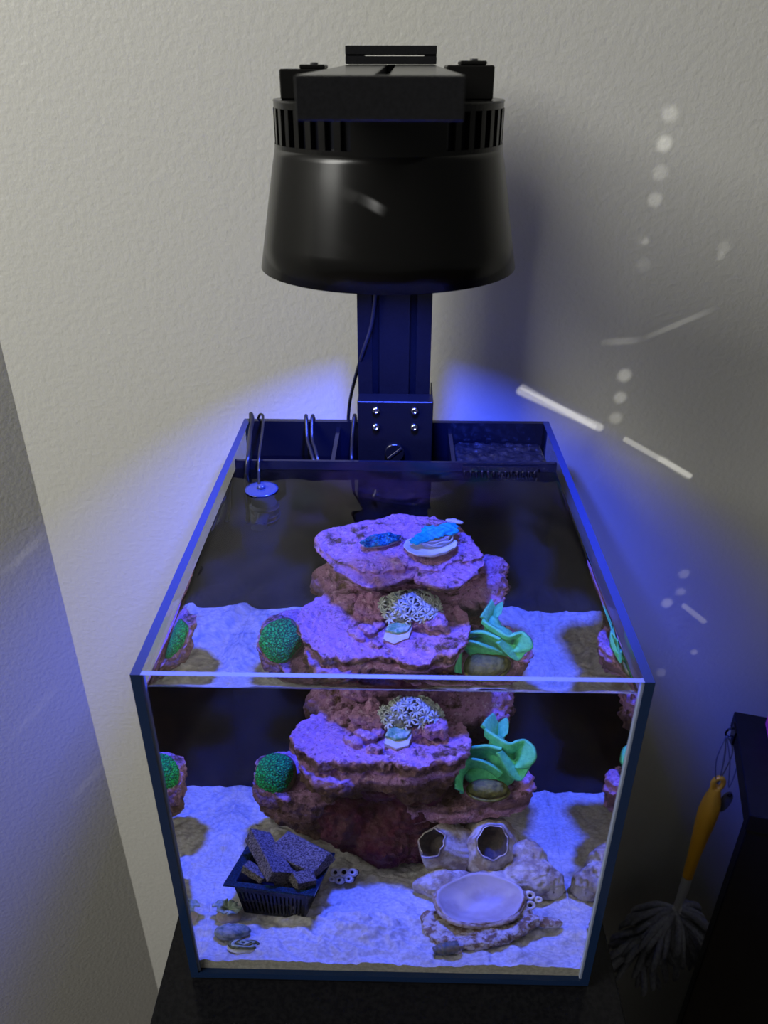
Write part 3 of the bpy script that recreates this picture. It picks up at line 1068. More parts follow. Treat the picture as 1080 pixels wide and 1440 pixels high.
# brown rear pillar with the knob on the right
rock('live_rock', 'brown rear rock pillar with a purple knob under the top plate',
     [ellipsoid((0.010, 0.238, 0.100), (0.052, 0.040, 0.080)), ellipsoid((0.055, 0.228, 0.140), (0.042, 0.030, 0.034)), ellipsoid((0.080, 0.222, 0.150), (0.020, 0.018, 0.018)),
      ellipsoid((0.086, 0.236, 0.156), (0.017, 0.016, 0.016)), ellipsoid((-0.040, 0.232, 0.135), (0.032, 0.026, 0.030)), ellipsoid((0.0, 0.222, 0.168), (0.046, 0.024, 0.020)),
      ellipsoid((0.03, 0.24, 0.04), (0.06, 0.04, 0.035)), ellipsoid((-0.030, 0.24, 0.04), (0.05, 0.04, 0.035)), ellipsoid((0.082, 0.21, 0.142), (0.014, 0.013, 0.011))],
     [(0.10, 0.0), (0.140, 0.05), (0.150, 0.9)], 0.0016, craggy(0.0035, 0.0016, 11.0, 0.0035))
# middle shelf
shelf = [(-0.0783, 0.1797), (-0.0686, 0.2010), (-0.0480, 0.2150), (-0.0144, 0.2119), (0.0039, 0.2140), (0.0500, 0.1990), (0.0629, 0.1811), (0.0600, 0.1540), (0.0487, 0.1400),
         (0.0360, 0.1380), (0.0263, 0.1300), (0.0100, 0.1290), (0.0044, 0.1330), (-0.0060, 0.1350), (-0.0200, 0.1335), (-0.0350, 0.1335), (-0.0454, 0.1340), (-0.0560, 0.1325), (-0.0600, 0.1370), (-0.0640, 0.1450), (-0.0740, 0.1560), (-0.0780, 0.1660)]
step = [(-0.0740, 0.160), (-0.0670, 0.139), (-0.0620, 0.130), (-0.0500, 0.1260), (-0.0370, 0.1250), (-0.0300, 0.1310), (-0.010, 0.1350), (0.010, 0.1310), (0.030, 0.136), (0.050, 0.146), (0.055, 0.17), (0.03, 0.20), (-0.03, 0.20), (-0.06, 0.19)]
low = [(-0.056, 0.150), (-0.050, 0.138), (-0.038, 0.144), (-0.020, 0.148), (0.0, 0.146), (0.014, 0.139), (0.024, 0.141), (0.040, 0.150), (0.045, 0.170), (0.02, 0.195), (-0.03, 0.195)]
rock('live_rock', 'wide purple shelf rock in the middle of the stack holding the feathery coral',
     [prism(wob(shelf, 5, 0.003, 3), 0.127, lambda x, y: 0.1435 + 0.05 * (y - 0.15) - 0.06 * max(0, abs(x) - 0.05), 0.97),
      prism(wob(step, 5, 0.003, 4), 0.112, lambda x, y: 0.1275 + 0.03 * math.sin(x * 60) * 0.05, 0.95),
      prism(wob(low, 5, 0.003, 5), 0.096, 0.116, 0.96),
      box((-0.016, 0.190, 0.1500), (0.030, 0.026, 0.016), rz(-0.35), 0.003), box((-0.016, 0.1960, 0.1590), (0.010, 0.010, 0.010), rz(0.5), 0.002),
      box((0.034, 0.1690, 0.1535), (0.020, 0.016, 0.014), rz(0.3), 0.003), ellipsoid((0.014, 0.181, 0.148), (0.019, 0.018, 0.013)),
      ellipsoid((-0.036, 0.200, 0.1465), (0.013, 0.006, 0.0055), rz(0.3)), ellipsoid((-0.0200, 0.1640, 0.1485), (0.010, 0.0055, 0.0045), rz(-0.6)), ellipsoid((-0.0110, 0.1690, 0.1495), (0.005, 0.005, 0.005)),
      ellipsoid((-0.030, 0.1590, 0.1470), (0.010, 0.005, 0.0035), rz(-0.9)), ellipsoid((-0.0140, 0.1480, 0.1455), (0.0055, 0.0055, 0.0035))],
     [(0.114, 0.0), (0.120, 0.1), (0.1245, 0.95), (0.1295, 0.95), (0.1325, 0.1), (0.1375, 0.15), (0.1410, 1.0)], 0.0011, craggy(0.0018, 0.0010, 23.0, 0.0022))
# lower left ledge
ledge = [(-0.1120, 0.178), (-0.1150, 0.195), (-0.1110, 0.212), (-0.0900, 0.226), (-0.055, 0.22), (-0.040, 0.19), (-0.040, 0.160), (-0.060, 0.150), (-0.082, 0.156), (-0.098, 0.166)]
rock('live_rock', 'low brown ledge rock at the stack foot holding the round green coral',
     [prism(wob(ledge, 5, 0.003, 6), 0.064, lambda x, y: 0.0885 + 0.10 * (y - 0.18), 0.86), ellipsoid((-0.096, 0.186, 0.078), (0.019, 0.024, 0.014)),
      ellipsoid((-0.0720, 0.180, 0.062), (0.034, 0.028, 0.014)), ellipsoid((-0.099, 0.190, 0.058), (0.012, 0.014, 0.010)), ellipsoid((-0.060, 0.21, 0.04), (0.03, 0.03, 0.034)),
      ellipsoid((-0.105, 0.205, 0.092), (0.010, 0.010, 0.006))],
     [(0.060, 0.0), (0.072, 0.25), (0.082, 0.2), (0.088, 0.9)], 0.0013, craggy(0.0025, 0.0012, 31.0, 0.003))
# lower right shelf
rsh = [(0.012, 0.152), (0.030, 0.150), (0.050, 0.147), (0.075, 0.151), (0.104, 0.155), (0.1140, 0.170), (0.112, 0.186), (0.100, 0.204), (0.065, 0.212), (0.030, 0.205)]
rock('live_rock', 'slanting purple brown rock under the green leafy coral on the lower right',
     [prism(wob(rsh, 5, 0.003, 7), lambda x, y: 0.068 + 0.14 * max(0, x - 0.06), lambda x, y: 0.0875 + 0.20 * max(0, x - 0.06) + 0.06 * (y - 0.16), 0.92), ellipsoid((0.052, 0.158, 0.077), (0.022, 0.012, 0.009)),
      ellipsoid((0.108, 0.174, 0.098), (0.008, 0.012, 0.008)), ellipsoid((0.06, 0.20, 0.055), (0.035, 0.025, 0.035)), ellipsoid((0.075, 0.165, 0.093), (0.020, 0.014, 0.009))],
     [(0.066, 0.1), (0.074, 0.85), (0.080, 0.9), (0.084, 0.15), (0.092, 0.3), (0.099, 1.0)], 0.0013, craggy(0.0022, 0.0011, 41.0, 0.002))
# maroon base rock
rock('live_rock', 'bulbous dark maroon rock at the base of the stack on the sand',
     [ellipsoid((-0.034, 0.168, 0.062), (0.030, 0.024, 0.034)), ellipsoid((-0.006, 0.160, 0.045), (0.026, 0.026, 0.030)), ellipsoid((0.012, 0.172, 0.070), (0.030, 0.026, 0.030)), ellipsoid((0.022, 0.168, 0.038), (0.022, 0.022, 0.026)), ellipsoid((-0.050, 0.180, 0.058), (0.018, 0.02, 0.026)),
      ellipsoid((0.0, 0.18, 0.032), (0.05, 0.03, 0.022)), ellipsoid((-0.010, 0.155, 0.100), (0.016, 0.011, 0.011)), ellipsoid((0.030, 0.160, 0.094), (0.014, 0.012, 0.010))],
     M['rock_maroon'], 0.0015, craggy(0.0028, 0.0014, 51.0, 0.003))

# ------------------------------------------------------------------ corals
# round green brain coral
M['green'] = mat('green_polyps', (0.002, 0.26, 0.03), 0.55, col2=(0.01, 0.62, 0.09), scale=500, spec=0.3)
_nt = M['green'].node_tree
_v = _nt.nodes.new('ShaderNodeTexVoronoi')
_v.feature = 'DISTANCE_TO_EDGE'
_v.inputs['Scale'].default_value = 430
_tc = [q for q in _nt.nodes if q.bl_idname == 'ShaderNodeTexCoord'][0]
_cr = [q for q in _nt.nodes if q.bl_idname == 'ShaderNodeValToRGB'][0]
_nt.links.new(_tc.outputs['Object'], _v.inputs['Vector'])
_nt.links.new(_v.outputs['Distance'], _cr.inputs['Fac'])
_cr.color_ramp.elements[0].position = 0.03
_cr.color_ramp.elements[0].color = (0.0, 0.07, 0.02, 1)
_cr.color_ramp.elements[1].position = 0.26
_cr.color_ramp.elements[1].color = (0.006, 0.66, 0.12, 1)
M['green_base'] = mat('olive_coral_base', (0.10, 0.12, 0.05), 0.8, col2=(0.20, 0.14, 0.10), scale=120)
bc = thing('brain_coral', 'round bright green ridged coral on the low left ledge', 'coral', (-0.0955, 0.1855, 0.088))
tilt = rx(0.55) @ ry(-0.35)


def dome(u, v):
    th = u * math.pi * 0.56
    ph = v * 2 * math.pi
    n_ = Vector((math.sin(th) * math.cos(ph), math.sin(th) * math.sin(ph), math.cos(th)))
    q = Vector((n_.x * 6.0, n_.y * 6.0, n_.z * 6.0))
    w = noise.voronoi(Vector((n_.x * 7.5, n_.y * 7.5, n_.z * 7.5)))[0]
    e = min(1.0, (w[1] - w[0]) * 3.2)
    r = 0.0160 * (1 + 0.06 * e + 0.04 * noise.noise(q))
    return Vector((-0.0955, 0.1855, 0.0945)) + tilt @ Vector((n_.x * r, n_.y * r * 1.18, n_.z * r * 0.92))


mk('polyp_dome', surf(dome, 120, 240, False, True), M['green'], bc, smooth=True, fix=True)
mk('coral_base', [(tilt @ Vector(q) + Vector((-0.0955, 0.1855, 0.0945))) for q in lathe([(0.0175, 0.0015), (0.0182, -0.002), (0.0165, -0.006), (0.0120, -0.010)], 40)[0]] and
   ([tuple(tilt @ Vector((q[0], q[1] * 1.18, q[2])) + Vector((-0.0955, 0.1855, 0.0945))) for q in lathe([(0.0170, 0.0005), (0.0180, -0.002), (0.0165, -0.006), (0.0120, -0.010)], 40)[0]], lathe([(0.0175, 0.0015), (0.0182, -0.002), (0.0165, -0.006), (0.0120, -0.010)], 40)[1]),
   M['green_base'], bc, smooth=True, fix=True)
wet(bc)

# hexagonal frag
M['frag_white'] = mat('frag_plug', (0.80, 0.78, 0.72), 0.7, col2=(0.9, 0.86, 0.8), scale=200, bump=0.4, bscale=900)
M['frag_green'] = mat('frag_green', (0.10, 0.34, 0.22), 0.7, col2=(0.45, 0.62, 0.50), scale=220, bump=0.6, bscale=900, dist=0.0008)
hx = thing('coral_frag', 'small six sided white frag plug with a green top', 'coral', (0.0052, 0.1600, 0.1470))
ho = [(0.0115 * math.cos(a) * (1.0 + 0.10 * math.sin(2 * a)), 0.0115 * math.sin(a) * 0.95) for a in [math.radians(q) for q in (30, 90, 150, 210, 262, 318)]]
hr = rx(0.40)
v, f = prism(ho, -0.003, 0.0022)
mk('plug', ([tuple(hr @ Vector(q) + Vector((0.0052, 0.1600, 0.1488))) for q in v], f), M['frag_white'], hx, fix=True)
v, f = fuse(prism([(q[0] * 0.93, q[1] * 0.62 + 0.0034) for q in ho], 0.0015, 0.0052, 1.0), 0.0007, lambda p, n: 0.0007 * fbm(p, 300, 3))
mk('green_tissue', ([tuple(hr @ Vector(q) + Vector((0.0052, 0.1600, 0.1488))) for q in v], f), M['frag_green'], hx, smooth=True)
wet(hx)

# feathery coral: a cup of star polyps
M['feather'] = mat('feather_tentacles', (0.70, 0.76, 0.66), 0.6, col2=(0.86, 0.90, 0.82), scale=300)
M['feather_base'] = mat('feather_base', (0.14, 0.15, 0.09), 0.75, col2=(0.30, 0.30, 0.24), scale=150, bump=0.5, bscale=500)
fc = thing('feather_coral', 'pale feathery star polyp coral in the middle of the shelf', 'coral', (0.0145, 0.180, 0.1545))
cup = []
for cx, cy, cz, r in ((0.0085, 0.1755, 0.1590, 0.0115), (0.0225, 0.1770, 0.1600, 0.0105), (0.016, 0.188, 0.1620, 0.0130)):
    cup.append(ellipsoid((cx, cy, cz), (r, r * 0.95, r * 0.75)))
mk('coral_base', fuse(join(*cup), 0.0009, lambda p, n: 0.0006 * fbm(p, 200, 3)), M['feather_base'], fc, smooth=True)


def polyp_mesh():
    parts = [tube([(0, 0, -0.004), (0, 0, 0.0), (0, 0, 0.0008)], [0.0007, 0.0009, 0.0012], 6)]
    for k in range(8):
        a = 2 * math.pi * k / 8
        c, s = math.cos(a), math.sin(a)
        pts = [(c * 0.0008, s * 0.0008, 0.0004), (c * 0.0026, s * 0.0026, 0.0016), (c * 0.0044, s * 0.0044, 0.0016), (c * 0.0055, s * 0.0055, 0.0008)]
        parts.append(tube(pts, [0.0006, 0.0008, 0.00075, 0.0003], 6))
    return join(*parts)


pv, pf = polyp_mesh()
pme = bpy.data.meshes.new('polyp')
pme.from_pydata(pv, [], pf)
pme.materials.append(M['feather'])
smooth_mesh(pme)
rnd = random.Random(11)
ctr = Vector((0.0155, 0.1805, 0.1565))
cnt = 0
for k in range(44):
    i = k + 0.5
    th = math.acos(1 - 0.95 * i / 44)
    ph = i * 2.39996
    d = Vector((math.sin(th) * math.cos(ph) * 1.55, math.sin(th) * math.sin(ph) * 1.25, math.cos(th)))
    p = ctr + Vector((d.x * 0.0145, d.y * 0.0125 + 0.0015, d.z * 0.0150)) * rnd.uniform(0.92, 1.12)
    o = bpy.data.objects.new('polyp', pme)
    C.objects.link(o)
    o.parent = fc
    o.location = tuple(np.array(p) - WL[fc.name])
    nn = (d.normalized() + Vector((rnd.uniform(-.35, .35), rnd.uniform(-.35, .35), 0.35))).normalized()
    o.rotation_euler = nn.to_track_quat('Z', 'Y').to_euler()
    s = rnd.uniform(0.95, 1.3)
    o.scale = (s, s, s)
wet(fc)

# leafy green coral
M['leaf'] = mat('leaf_coral', (0.09, 0.58, 0.26), 0.6, col2=(0.15, 0.74, 0.34), scale=260, bump=0.35, bscale=900, spec=0.25)
lc = thing('leaf_coral', 'teal green coral of curled leafy folds on the right of the rocks', 'coral', (0.083, 0.167, 0.096))


def ribbon(rim, base, th=0.0026, curl=0.0025, nu=40, nv=14):
    R_, B_ = spline(rim, 12), spline(base, 12)

    def at(L, u):
        x = u * (len(L) - 1)
        i = min(int(x), len(L) - 2)
        return L[i].lerp(L[i + 1], x - i)

    def f(u, v):
        a, b = at(B_, u), at(R_, u)
        p = a.lerp(b, v)
        t = (at(R_, min(1, u + 0.03)) - at(R_, max(0, u - 0.03)))
        n_ = t.cross(b - a)
        if n_.length > 1e-9:
            n_.normalize()
        p = p + n_ * (curl * math.sin(v * math.pi)) + n_ * 0.0007 * noise.noise(p * 150)
        return p
    return sheet(f, nu, nv, th)


leaves = [
    ([(0.0500, 0.1450, 0.1095), (0.0490, 0.1560, 0.1205), (0.0580, 0.1630, 0.1275), (0.0700, 0.1615, 0.1285), (0.0800, 0.1590, 0.1245), (0.0880, 0.1570, 0.1195)],
     [(0.0560, 0.1500, 0.1010), (0.0560, 0.1620, 0.1085), (0.0620, 0.1700, 0.1140), (0.0720, 0.1700, 0.1150), (0.0800, 0.1680, 0.1120), (0.0850, 0.1650, 0.1080)], 0.002),
    ([(0.0530, 0.1690, 0.1265), (0.0610, 0.1690, 0.1350), (0.0700, 0.1665, 0.1400), (0.0780, 0.1620, 0.1420), (0.0850, 0.1570, 0.1435)],
     [(0.0590, 0.1740, 0.1140), (0.0650, 0.1750, 0.1200), (0.0730, 0.1740, 0.1230), (0.0800, 0.1710, 0.1240), (0.0860, 0.1670, 0.1260)], -0.002),
    ([(0.0735, 0.1745, 0.1525), (0.0820, 0.1660, 0.1500), (0.0915, 0.1585, 0.1480), (0.0975, 0.1600, 0.1505), (0.1040, 0.1615, 0.1500), (0.1105, 0.1555, 0.1460), (0.1115, 0.1510, 0.1380), (0.1070, 0.1520, 0.1290)],
     [(0.0790, 0.1780, 0.1400), (0.0845, 0.1740, 0.1360), (0.0900, 0.1700, 0.1330), (0.0945, 0.1690, 0.1330), (0.0975, 0.1680, 0.1325), (0.0985, 0.1650, 0.1290), (0.0965, 0.1620, 0.1250), (0.0930, 0.1610, 0.1220)], 0.003),
    ([(0.0815, 0.1535, 0.1415), (0.0880, 0.1500, 0.1290), (0.0950, 0.1490, 0.1190), (0.1020, 0.1510, 0.1160), (0.1070, 0.1520, 0.1270), (0.1090, 0.1520, 0.1330)],
     [(0.0850, 0.1590, 0.1400), (0.0890, 0.1590, 0.1350), (0.0930, 0.1595, 0.1310), (0.0965, 0.1605, 0.1290), (0.1000, 0.1610, 0.1310), (0.1030, 0.1600, 0.1350)], -0.001),
    ([(0.0705, 0.1780, 0.1525), (0.0750, 0.1900, 0.1530), (0.0815, 0.2040, 0.1500), (0.0880, 0.2060, 0.1490), (0.0930, 0.2000, 0.1450), (0.0930, 0.1900, 0.1380)],
     [(0.0790, 0.1780, 0.1370), (0.0810, 0.1840, 0.1360), (0.0835, 0.1900, 0.1350), (0.0860, 0.1910, 0.1340), (0.0880, 0.1880, 0.1320), (0.0880, 0.1830, 0.1280)], 0.002)]
for rim, base, curl in leaves:
    mk('leaf_fold', ribbon(rim, base, 0.0028, curl), M['leaf'], lc, smooth=True, fix=True)
stalk = fuse(join(ellipsoid((0.0800, 0.1710, 0.1080), (0.020, 0.011, 0.014)), ellipsoid((0.0880, 0.1730, 0.1230), (0.012, 0.009, 0.014)), ellipsoid((0.0700, 0.1700, 0.1080), (0.012, 0.009, 0.010)), ellipsoid((0.084, 0.182, 0.131), (0.007, 0.009, 0.009))), 0.0014, lambda p, n: 0.0008 * fbm(p, 120, 3))
mk('stalk', stalk, M['leaf'], lc, smooth=True)
wet(lc)
# olive disc coral below it
M['olive'] = mat('olive_coral', (0.08, 0.08, 0.012), 0.7, col2=(0.17, 0.16, 0.03), scale=240, bump=0.6, bscale=700, dist=0.0008)
oc = thing('disc_coral', 'dark olive dome coral tucked under the green leafy coral', 'coral', (0.0770, 0.1580, 0.0935))
mk('dome', fuse(join(ellipsoid((0.0770, 0.1560, 0.1030), (0.0165, 0.0110, 0.0085), rx(-0.3))), 0.0008, lambda p, n: 0.0005 * fbm(p, 400, 2)), M['olive'], oc, smooth=True)
mk('rim', tube([(0.0770 + 0.0163 * math.cos(a), 0.1560 + 0.0105 * math.sin(a), 0.1005 + 0.0030 * math.sin(a)) for a in np.linspace(0, 2 * math.pi, 41)], 0.0014, 8, False), M['olive'], oc, smooth=True)
wet(oc)

# ------------------------------------------------------------------ clams
M['shell_white'] = mat('clam_shell', (0.86, 0.88, 0.82), 0.5, col2=(0.95, 0.95, 0.9), scale=150, bump=0.3, bscale=500)
M['shell_rib'] = mat('clam_ribs', (0.62, 0.56, 0.52), 0.6, col2=(0.80, 0.74, 0.70), scale=300)
M['mantle_dark'] = mat('dark_blue_mantle', (0.005, 0.05, 0.14), 0.4, col2=(0.01, 0.30, 0.55), scale=520, lo=0.45, hi=0.58)
M['mantle_bright'] = mat('bright_blue_mantle', (0.0, 0.36, 0.50), 0.6, col2=(0.01, 0.50, 0.64), scale=300, spec=0.2)


def clam_shell(c, L, Wd, Hh, ang, lean, ribs):
    R_ = rz(ang) @ rx(lean)

    def f(u, v):
        a = u * 2 * math.pi
        t = v
        sc = math.sin(t * math.pi * 0.5) ** 0.7
        rb = 1 + 0.07 * math.cos(a * ribs)
        x = L * math.cos(a) * sc * rb
        y = Wd * math.sin(a) * sc * rb
        z = Hh * (1 - math.cos(t * math.pi * 0.5)) + 0.0016 * math.cos(a * ribs) * t
        return Vector(c) + R_ @ Vector((x, y, z))
    v, fc_ = surf(f, 144, 16, True, False)
    fc_.append([i * 16 + 15 for i in range(144)])
    return v, fc_


def mantle(c, L, Wd, ang, lean, lobes, amp, th, zz):
    R_ = rz(ang) @ rx(lean)

    def f(u, v):
        a = u * 2 * math.pi
        b = v * 2 * math.pi
        wav = math.sin(a * lobes)
        r = 1 + amp * wav
        return Vector(c) + R_ @ Vector(((L * r + th * math.cos(b) * 1.7) * math.cos(a), (Wd * r + th * math.cos(b) * 1.7) * math.sin(a), zz + th * math.sin(b) + 0.0014 * math.cos(a * lobes)))
    v, f_ = surf(f, 170, 12, True, True)
    return v, f_


c1 = thing('giant_clam', 'small clam with dark blue speckled mantle on the plate rock', 'clam', (-0.0125, 0.2290, 0.2085))
mk('shell', clam_shell((-0.0125, 0.2295, 0.2105), 0.0175, 0.0070, 0.0085, 0.33, 0.25, 7), M['shell_rib'], c1, smooth=True, fix=True)
mk('mantle', join(mantle((-0.0125, 0.2295, 0.2105), 0.0130, 0.0032, 0.33, 0.25, 7, 0.13, 0.0026, 0.0108), xf(ellipsoid((0, 0, 0), (0.0125, 0.0035, 0.0022)), Matrix.Translation((-0.0125, 0.2265, 0.2208)) @ (rz(0.33) @ rx(0.25)).to_4x4())), M['mantle_dark'], c1, smooth=True, fix=True)
wet(c1)
c2 = thing('giant_clam', 'larger clam with bright blue mantle sitting in a white shell', 'clam', (0.0310, 0.2235, 0.2095))
# white shell dish
R2 = rz(0.12) @ rx(-0.30) @ ry(-0.05)


def dish(u, v):
    a = u * 2 * math.pi
    r = v
    k = 1 + 0.05 * math.sin(3 * a + 1) + 0.02 * math.sin(11 * a)
    z = 0.0075 * r ** 2.2 + 0.0006 * math.sin(r * 40)
    return Vector((0.0305, 0.2190, 0.2125)) + R2 @ Vector((0.0225 * r * k * math.cos(a), 0.0205 * r * k * math.sin(a), z))


v1, f1 = surf(dish, 96, 14, True, False)
v2 = [tuple(Vector(q) - Vector((0, 0, 0.0028))) for q in v1]
n_ = len(v1)
ff = list(f1) + [[i + n_ for i in q][::-1] for q in f1]
for i in range(96):
    j = (i + 1) % 96
    ff.append([i * 14 + 13, j * 14 + 13, j * 14 + 13 + n_, i * 14 + 13 + n_])
mk('dish_shell', (v1 + v2, ff), M['shell_white'], c2, smooth=True, fix=True)
mk('shell', clam_shell((0.0350, 0.2310, 0.2130), 0.0170, 0.0090, 0.0105, 0.55, -0.15, 6), M['shell_rib'], c2, smooth=True, fix=True)
# overlapping shell frills
for k in range(4):
    z = 0.0025 + 0.0022 * k

    def fr(u, v, k=k, z=z):
        a = math.radians(-150 + 175 * u)
        r = 1.0 + 0.10 * v + 0.06 * math.sin(a * 7 + k)
        q = rz(0.55) @ Vector((0.0165 * r * math.cos(a) * (0.86 + 0.05 * k), 0.0092 * r * math.sin(a) * (0.86 + 0.05 * k), z + 0.0016 * v + 0.0007 * math.sin(a * 7)))
        return Vector((0.0350, 0.2310, 0.2125)) + q
    mk('frill', sheet(fr, 60, 4, 0.0009), M['shell_white'], c2, smooth=True, fix=True)
mcx = [((0.0240, 0.2260, 0.2270), (0.0085, 0.0075, 0.0030)), ((0.0330, 0.2310, 0.2285), (0.0105, 0.0080, 0.0032)), ((0.0440, 0.2390, 0.2290), (0.0110, 0.0075, 0.0032)), ((0.0180, 0.2215, 0.2255), (0.0050, 0.0058, 0.0026)), ((0.0300, 0.2370, 0.2290), (0.0080, 0.0060, 0.0030)), ((0.0480, 0.2350, 0.2280), (0.0070, 0.0045, 0.0026))]
mk('mantle', fuse(join(*[ellipsoid(a, b, rz(0.5)) for a, b in mcx]), 0.0008, lambda p, n: 0.0007 * math.sin(p.x * 900 + 3 * math.sin(p.y * 500)) + 0.0006 * fbm(p, 160, 2)), M['mantle_bright'], c2, smooth=True)
mk('shell_tip', fuse(join(ellipsoid((0.0520, 0.2510, 0.2290), (0.0085, 0.0040, 0.0026), rz(-0.3))), 0.0008, lambda p, n: 0.0008 * fbm(p, 250, 2)), M['shell_rib'], c2, smooth=True)
wet(c2)

# ------------------------------------------------------------------ things on the sand
# black mesh basket of stones
M['basket'] = mat('basket_plastic', (0.006, 0.007, 0.010), 0.25, col2=(0.010, 0.012, 0.03), scale=400)
M['speckle'] = mat('blue_speckled_rim', (0.004, 0.006, 0.02), 0.3, col2=(0.02, 0.09, 0.16), scale=900, lo=0.5, hi=0.62, bump=0.5, bscale=900)
M['slate'] = mat('grey_stone', (0.06, 0.05, 0.055), 0.9, col2=(0.26, 0.22, 0.21), scale=650, bump=1.0, bscale=700, dist=0.0012, spec=0.15, lo=0.38, hi=0.62, detail=2)
bk_c = Vector((-0.0860, 0.0925, 0.0))
bk_r = -0.20
bk = thing('mesh_basket', 'small black plastic basket standing on the sand full of stones', 'basket', (bk_c.x, bk_c.y, 0.021))


def bp(x, y, z):
    q = rz(bk_r) @ Vector((x, y, 0))
    return (bk_c.x + q.x, bk_c.y + q.y, z)


hb, ht, z0b, z1b = 0.0245, 0.0290, 0.0210, 0.0560
sides = []
for k in range(4):
    a = k * math.pi / 2
    ca, sa = math.cos(a), math.sin(a)
    nb = 17
    wall = []
    for j in range(nb):
        t0 = -1 + 2 * j / nb
        t1 = t0 + 2 / nb * 0.60
        pts = []
        for z, h in ((z0b, hb), (z1b - 0.008, hb + (ht - hb) * 0.77)):
            for t in (t0, t1):
                for d in (0, -0.0016):
                    x, y = t * h, -(h + d)
                    pts.append(bp(x * ca - y * sa, x * sa + y * ca, z))
        wall.append((pts, [[0, 2, 6, 4], [1, 5, 7, 3], [0, 4, 5, 1], [2, 3, 7, 6], [0, 1, 3, 2], [4, 6, 7, 5]]))
    for za, ha, zb_, hb_ in ((z0b - 0.0008, hb, z0b + 0.003, hb + 0.0004), (z0b + 0.015, hb + 0.0019, z0b + 0.0166, hb + 0.0021), (z1b - 0.009, hb + 0.0034, z1b, ht)):
        pts = []
        for z, h in ((za, ha), (zb_, hb_)):
            for t in (-1, 1):
                for d in (0, -0.0016):
                    x, y = t * h, -(h + d)
                    pts.append(bp(x * ca - y * sa, x * sa + y * ca, z))
        wall.append((pts, [[0, 2, 6, 4], [1, 5, 7, 3], [0, 4, 5, 1], [2, 3, 7, 6], [0, 1, 3, 2], [4, 6, 7, 5]]))
    mk('slotted_side', join(*wall), M['basket'], bk, fix=True)
v, f = b2(-hb, hb, -hb, hb, z0b - 0.001, z0b + 0.001)
mk('basket_floor', ([bp(*q) for q in v], f), M['basket'], bk)
fl = []
FO, FI = 0.0360, 0.0282
for (xa, xb, ya, yb) in ((-FO, FO, -FO, -FI), (-FO, FO, FI, FO), (-FO, -FI, -FI, FI), (FI, FO, -FI, FI)):
    v, f = b2(xa, xb, ya * 0.92, yb * 0.92, z1b - 0.0005, z1b + 0.0012)
    fl.append(([bp(*q) for q in v], f))
mk('rim_flange', join(*fl), M['speckle'], bk)
wet(bk)


def chunk(name, label, c, s, rot, seed, mt=None):
    """a broken slab: box with uneven corners and rough faces"""
    rr = random.Random(seed)
    v, f = box((0, 0, 0), s)
    v = [Vector((q[0] * rr.uniform(0.72, 1.08), q[1] * rr.uniform(0.78, 1.08), q[2] * rr.uniform(0.8, 1.15))) for q in v]
    v = [tuple(rot @ q + Vector(c)) for q in v]
    g = fuse((v, f), 0.0008, lambda p, n: 0.0005 * fbm(p, 260, 3, seed))
    o = mk(name, g, mt or M['slate'], smooth=True)
    tag(o, label, 'stone', 'stones in the black basket')
    wet(o)
    return o


chunk('stone', 'long grey brown slab leaning diagonally across the basket', (-0.0940, 0.0930, 0.0690), (0.0220, 0.0560, 0.0150), rz(0.42) @ rx(0.16) @ ry(0.50), 3)
chunk('stone', 'flat blue grey slab leaning on the basket rim beside the maroon rock', (-0.0690, 0.0960, 0.0685), (0.0500, 0.0300, 0.0130), rz(-0.62) @ rx(0.30) @ ry(0.20), 8)
chunk('stone', 'thin stone sliver low at the left side of the basket', (-0.1040, 0.0810, 0.0610), (0.0260, 0.0100, 0.0090), rz(-0.75) @ ry(0.15), 12)
chunk('stone', 'small speckled stone at the front right corner of the basket', (-0.0660, 0.0700, 0.0625), (0.0190, 0.0160, 0.0130), rz(0.5) @ rx(0.4), 21)
chunk('stone', 'small dark stone wedged under the two big slabs in the basket', (-0.0800, 0.0900, 0.0560), (0.030, 0.028, 0.020), rz(0.2) @ rx(0.2), 31)

# barnacle cluster
M['barn'] = mat('barnacle_shell', (0.32, 0.25, 0.20), 0.8, col2=(0.70, 0.63, 0.58), scale=75, bump=0.7, bscale=600, dist=0.0009, spec=0.2)
M['barn_in'] = mat('barnacle_inside', (0.05, 0.04, 0.04), 0.8, col2=(0.10, 0.075, 0.065), scale=200, bump=0.5, bscale=500)
bn = thing('barnacle_cluster', 'pale dead barnacle cluster with two large dark openings', 'barnacles', (0.072, 0.120, 0.018))
body = fuse(join(ellipsoid((0.046, 0.112, 0.026), (0.026, 0.016, 0.016)), ellipsoid((0.080, 0.108, 0.026), (0.032, 0.016, 0.018)), ellipsoid((0.112, 0.118, 0.030), (0.026, 0.020, 0.022)), ellipsoid((0.127, 0.118, 0.026), (0.014, 0.015, 0.015)), ellipsoid((0.108, 0.136, 0.040), (0.020, 0.016, 0.020))),
            0.0013, lambda p, n: 0.0024 * fbm(p, 75, 4) + 0.0012 * fbm(p, 230, 2))
mk('crust', body, M['barn'], bn, smooth=True)


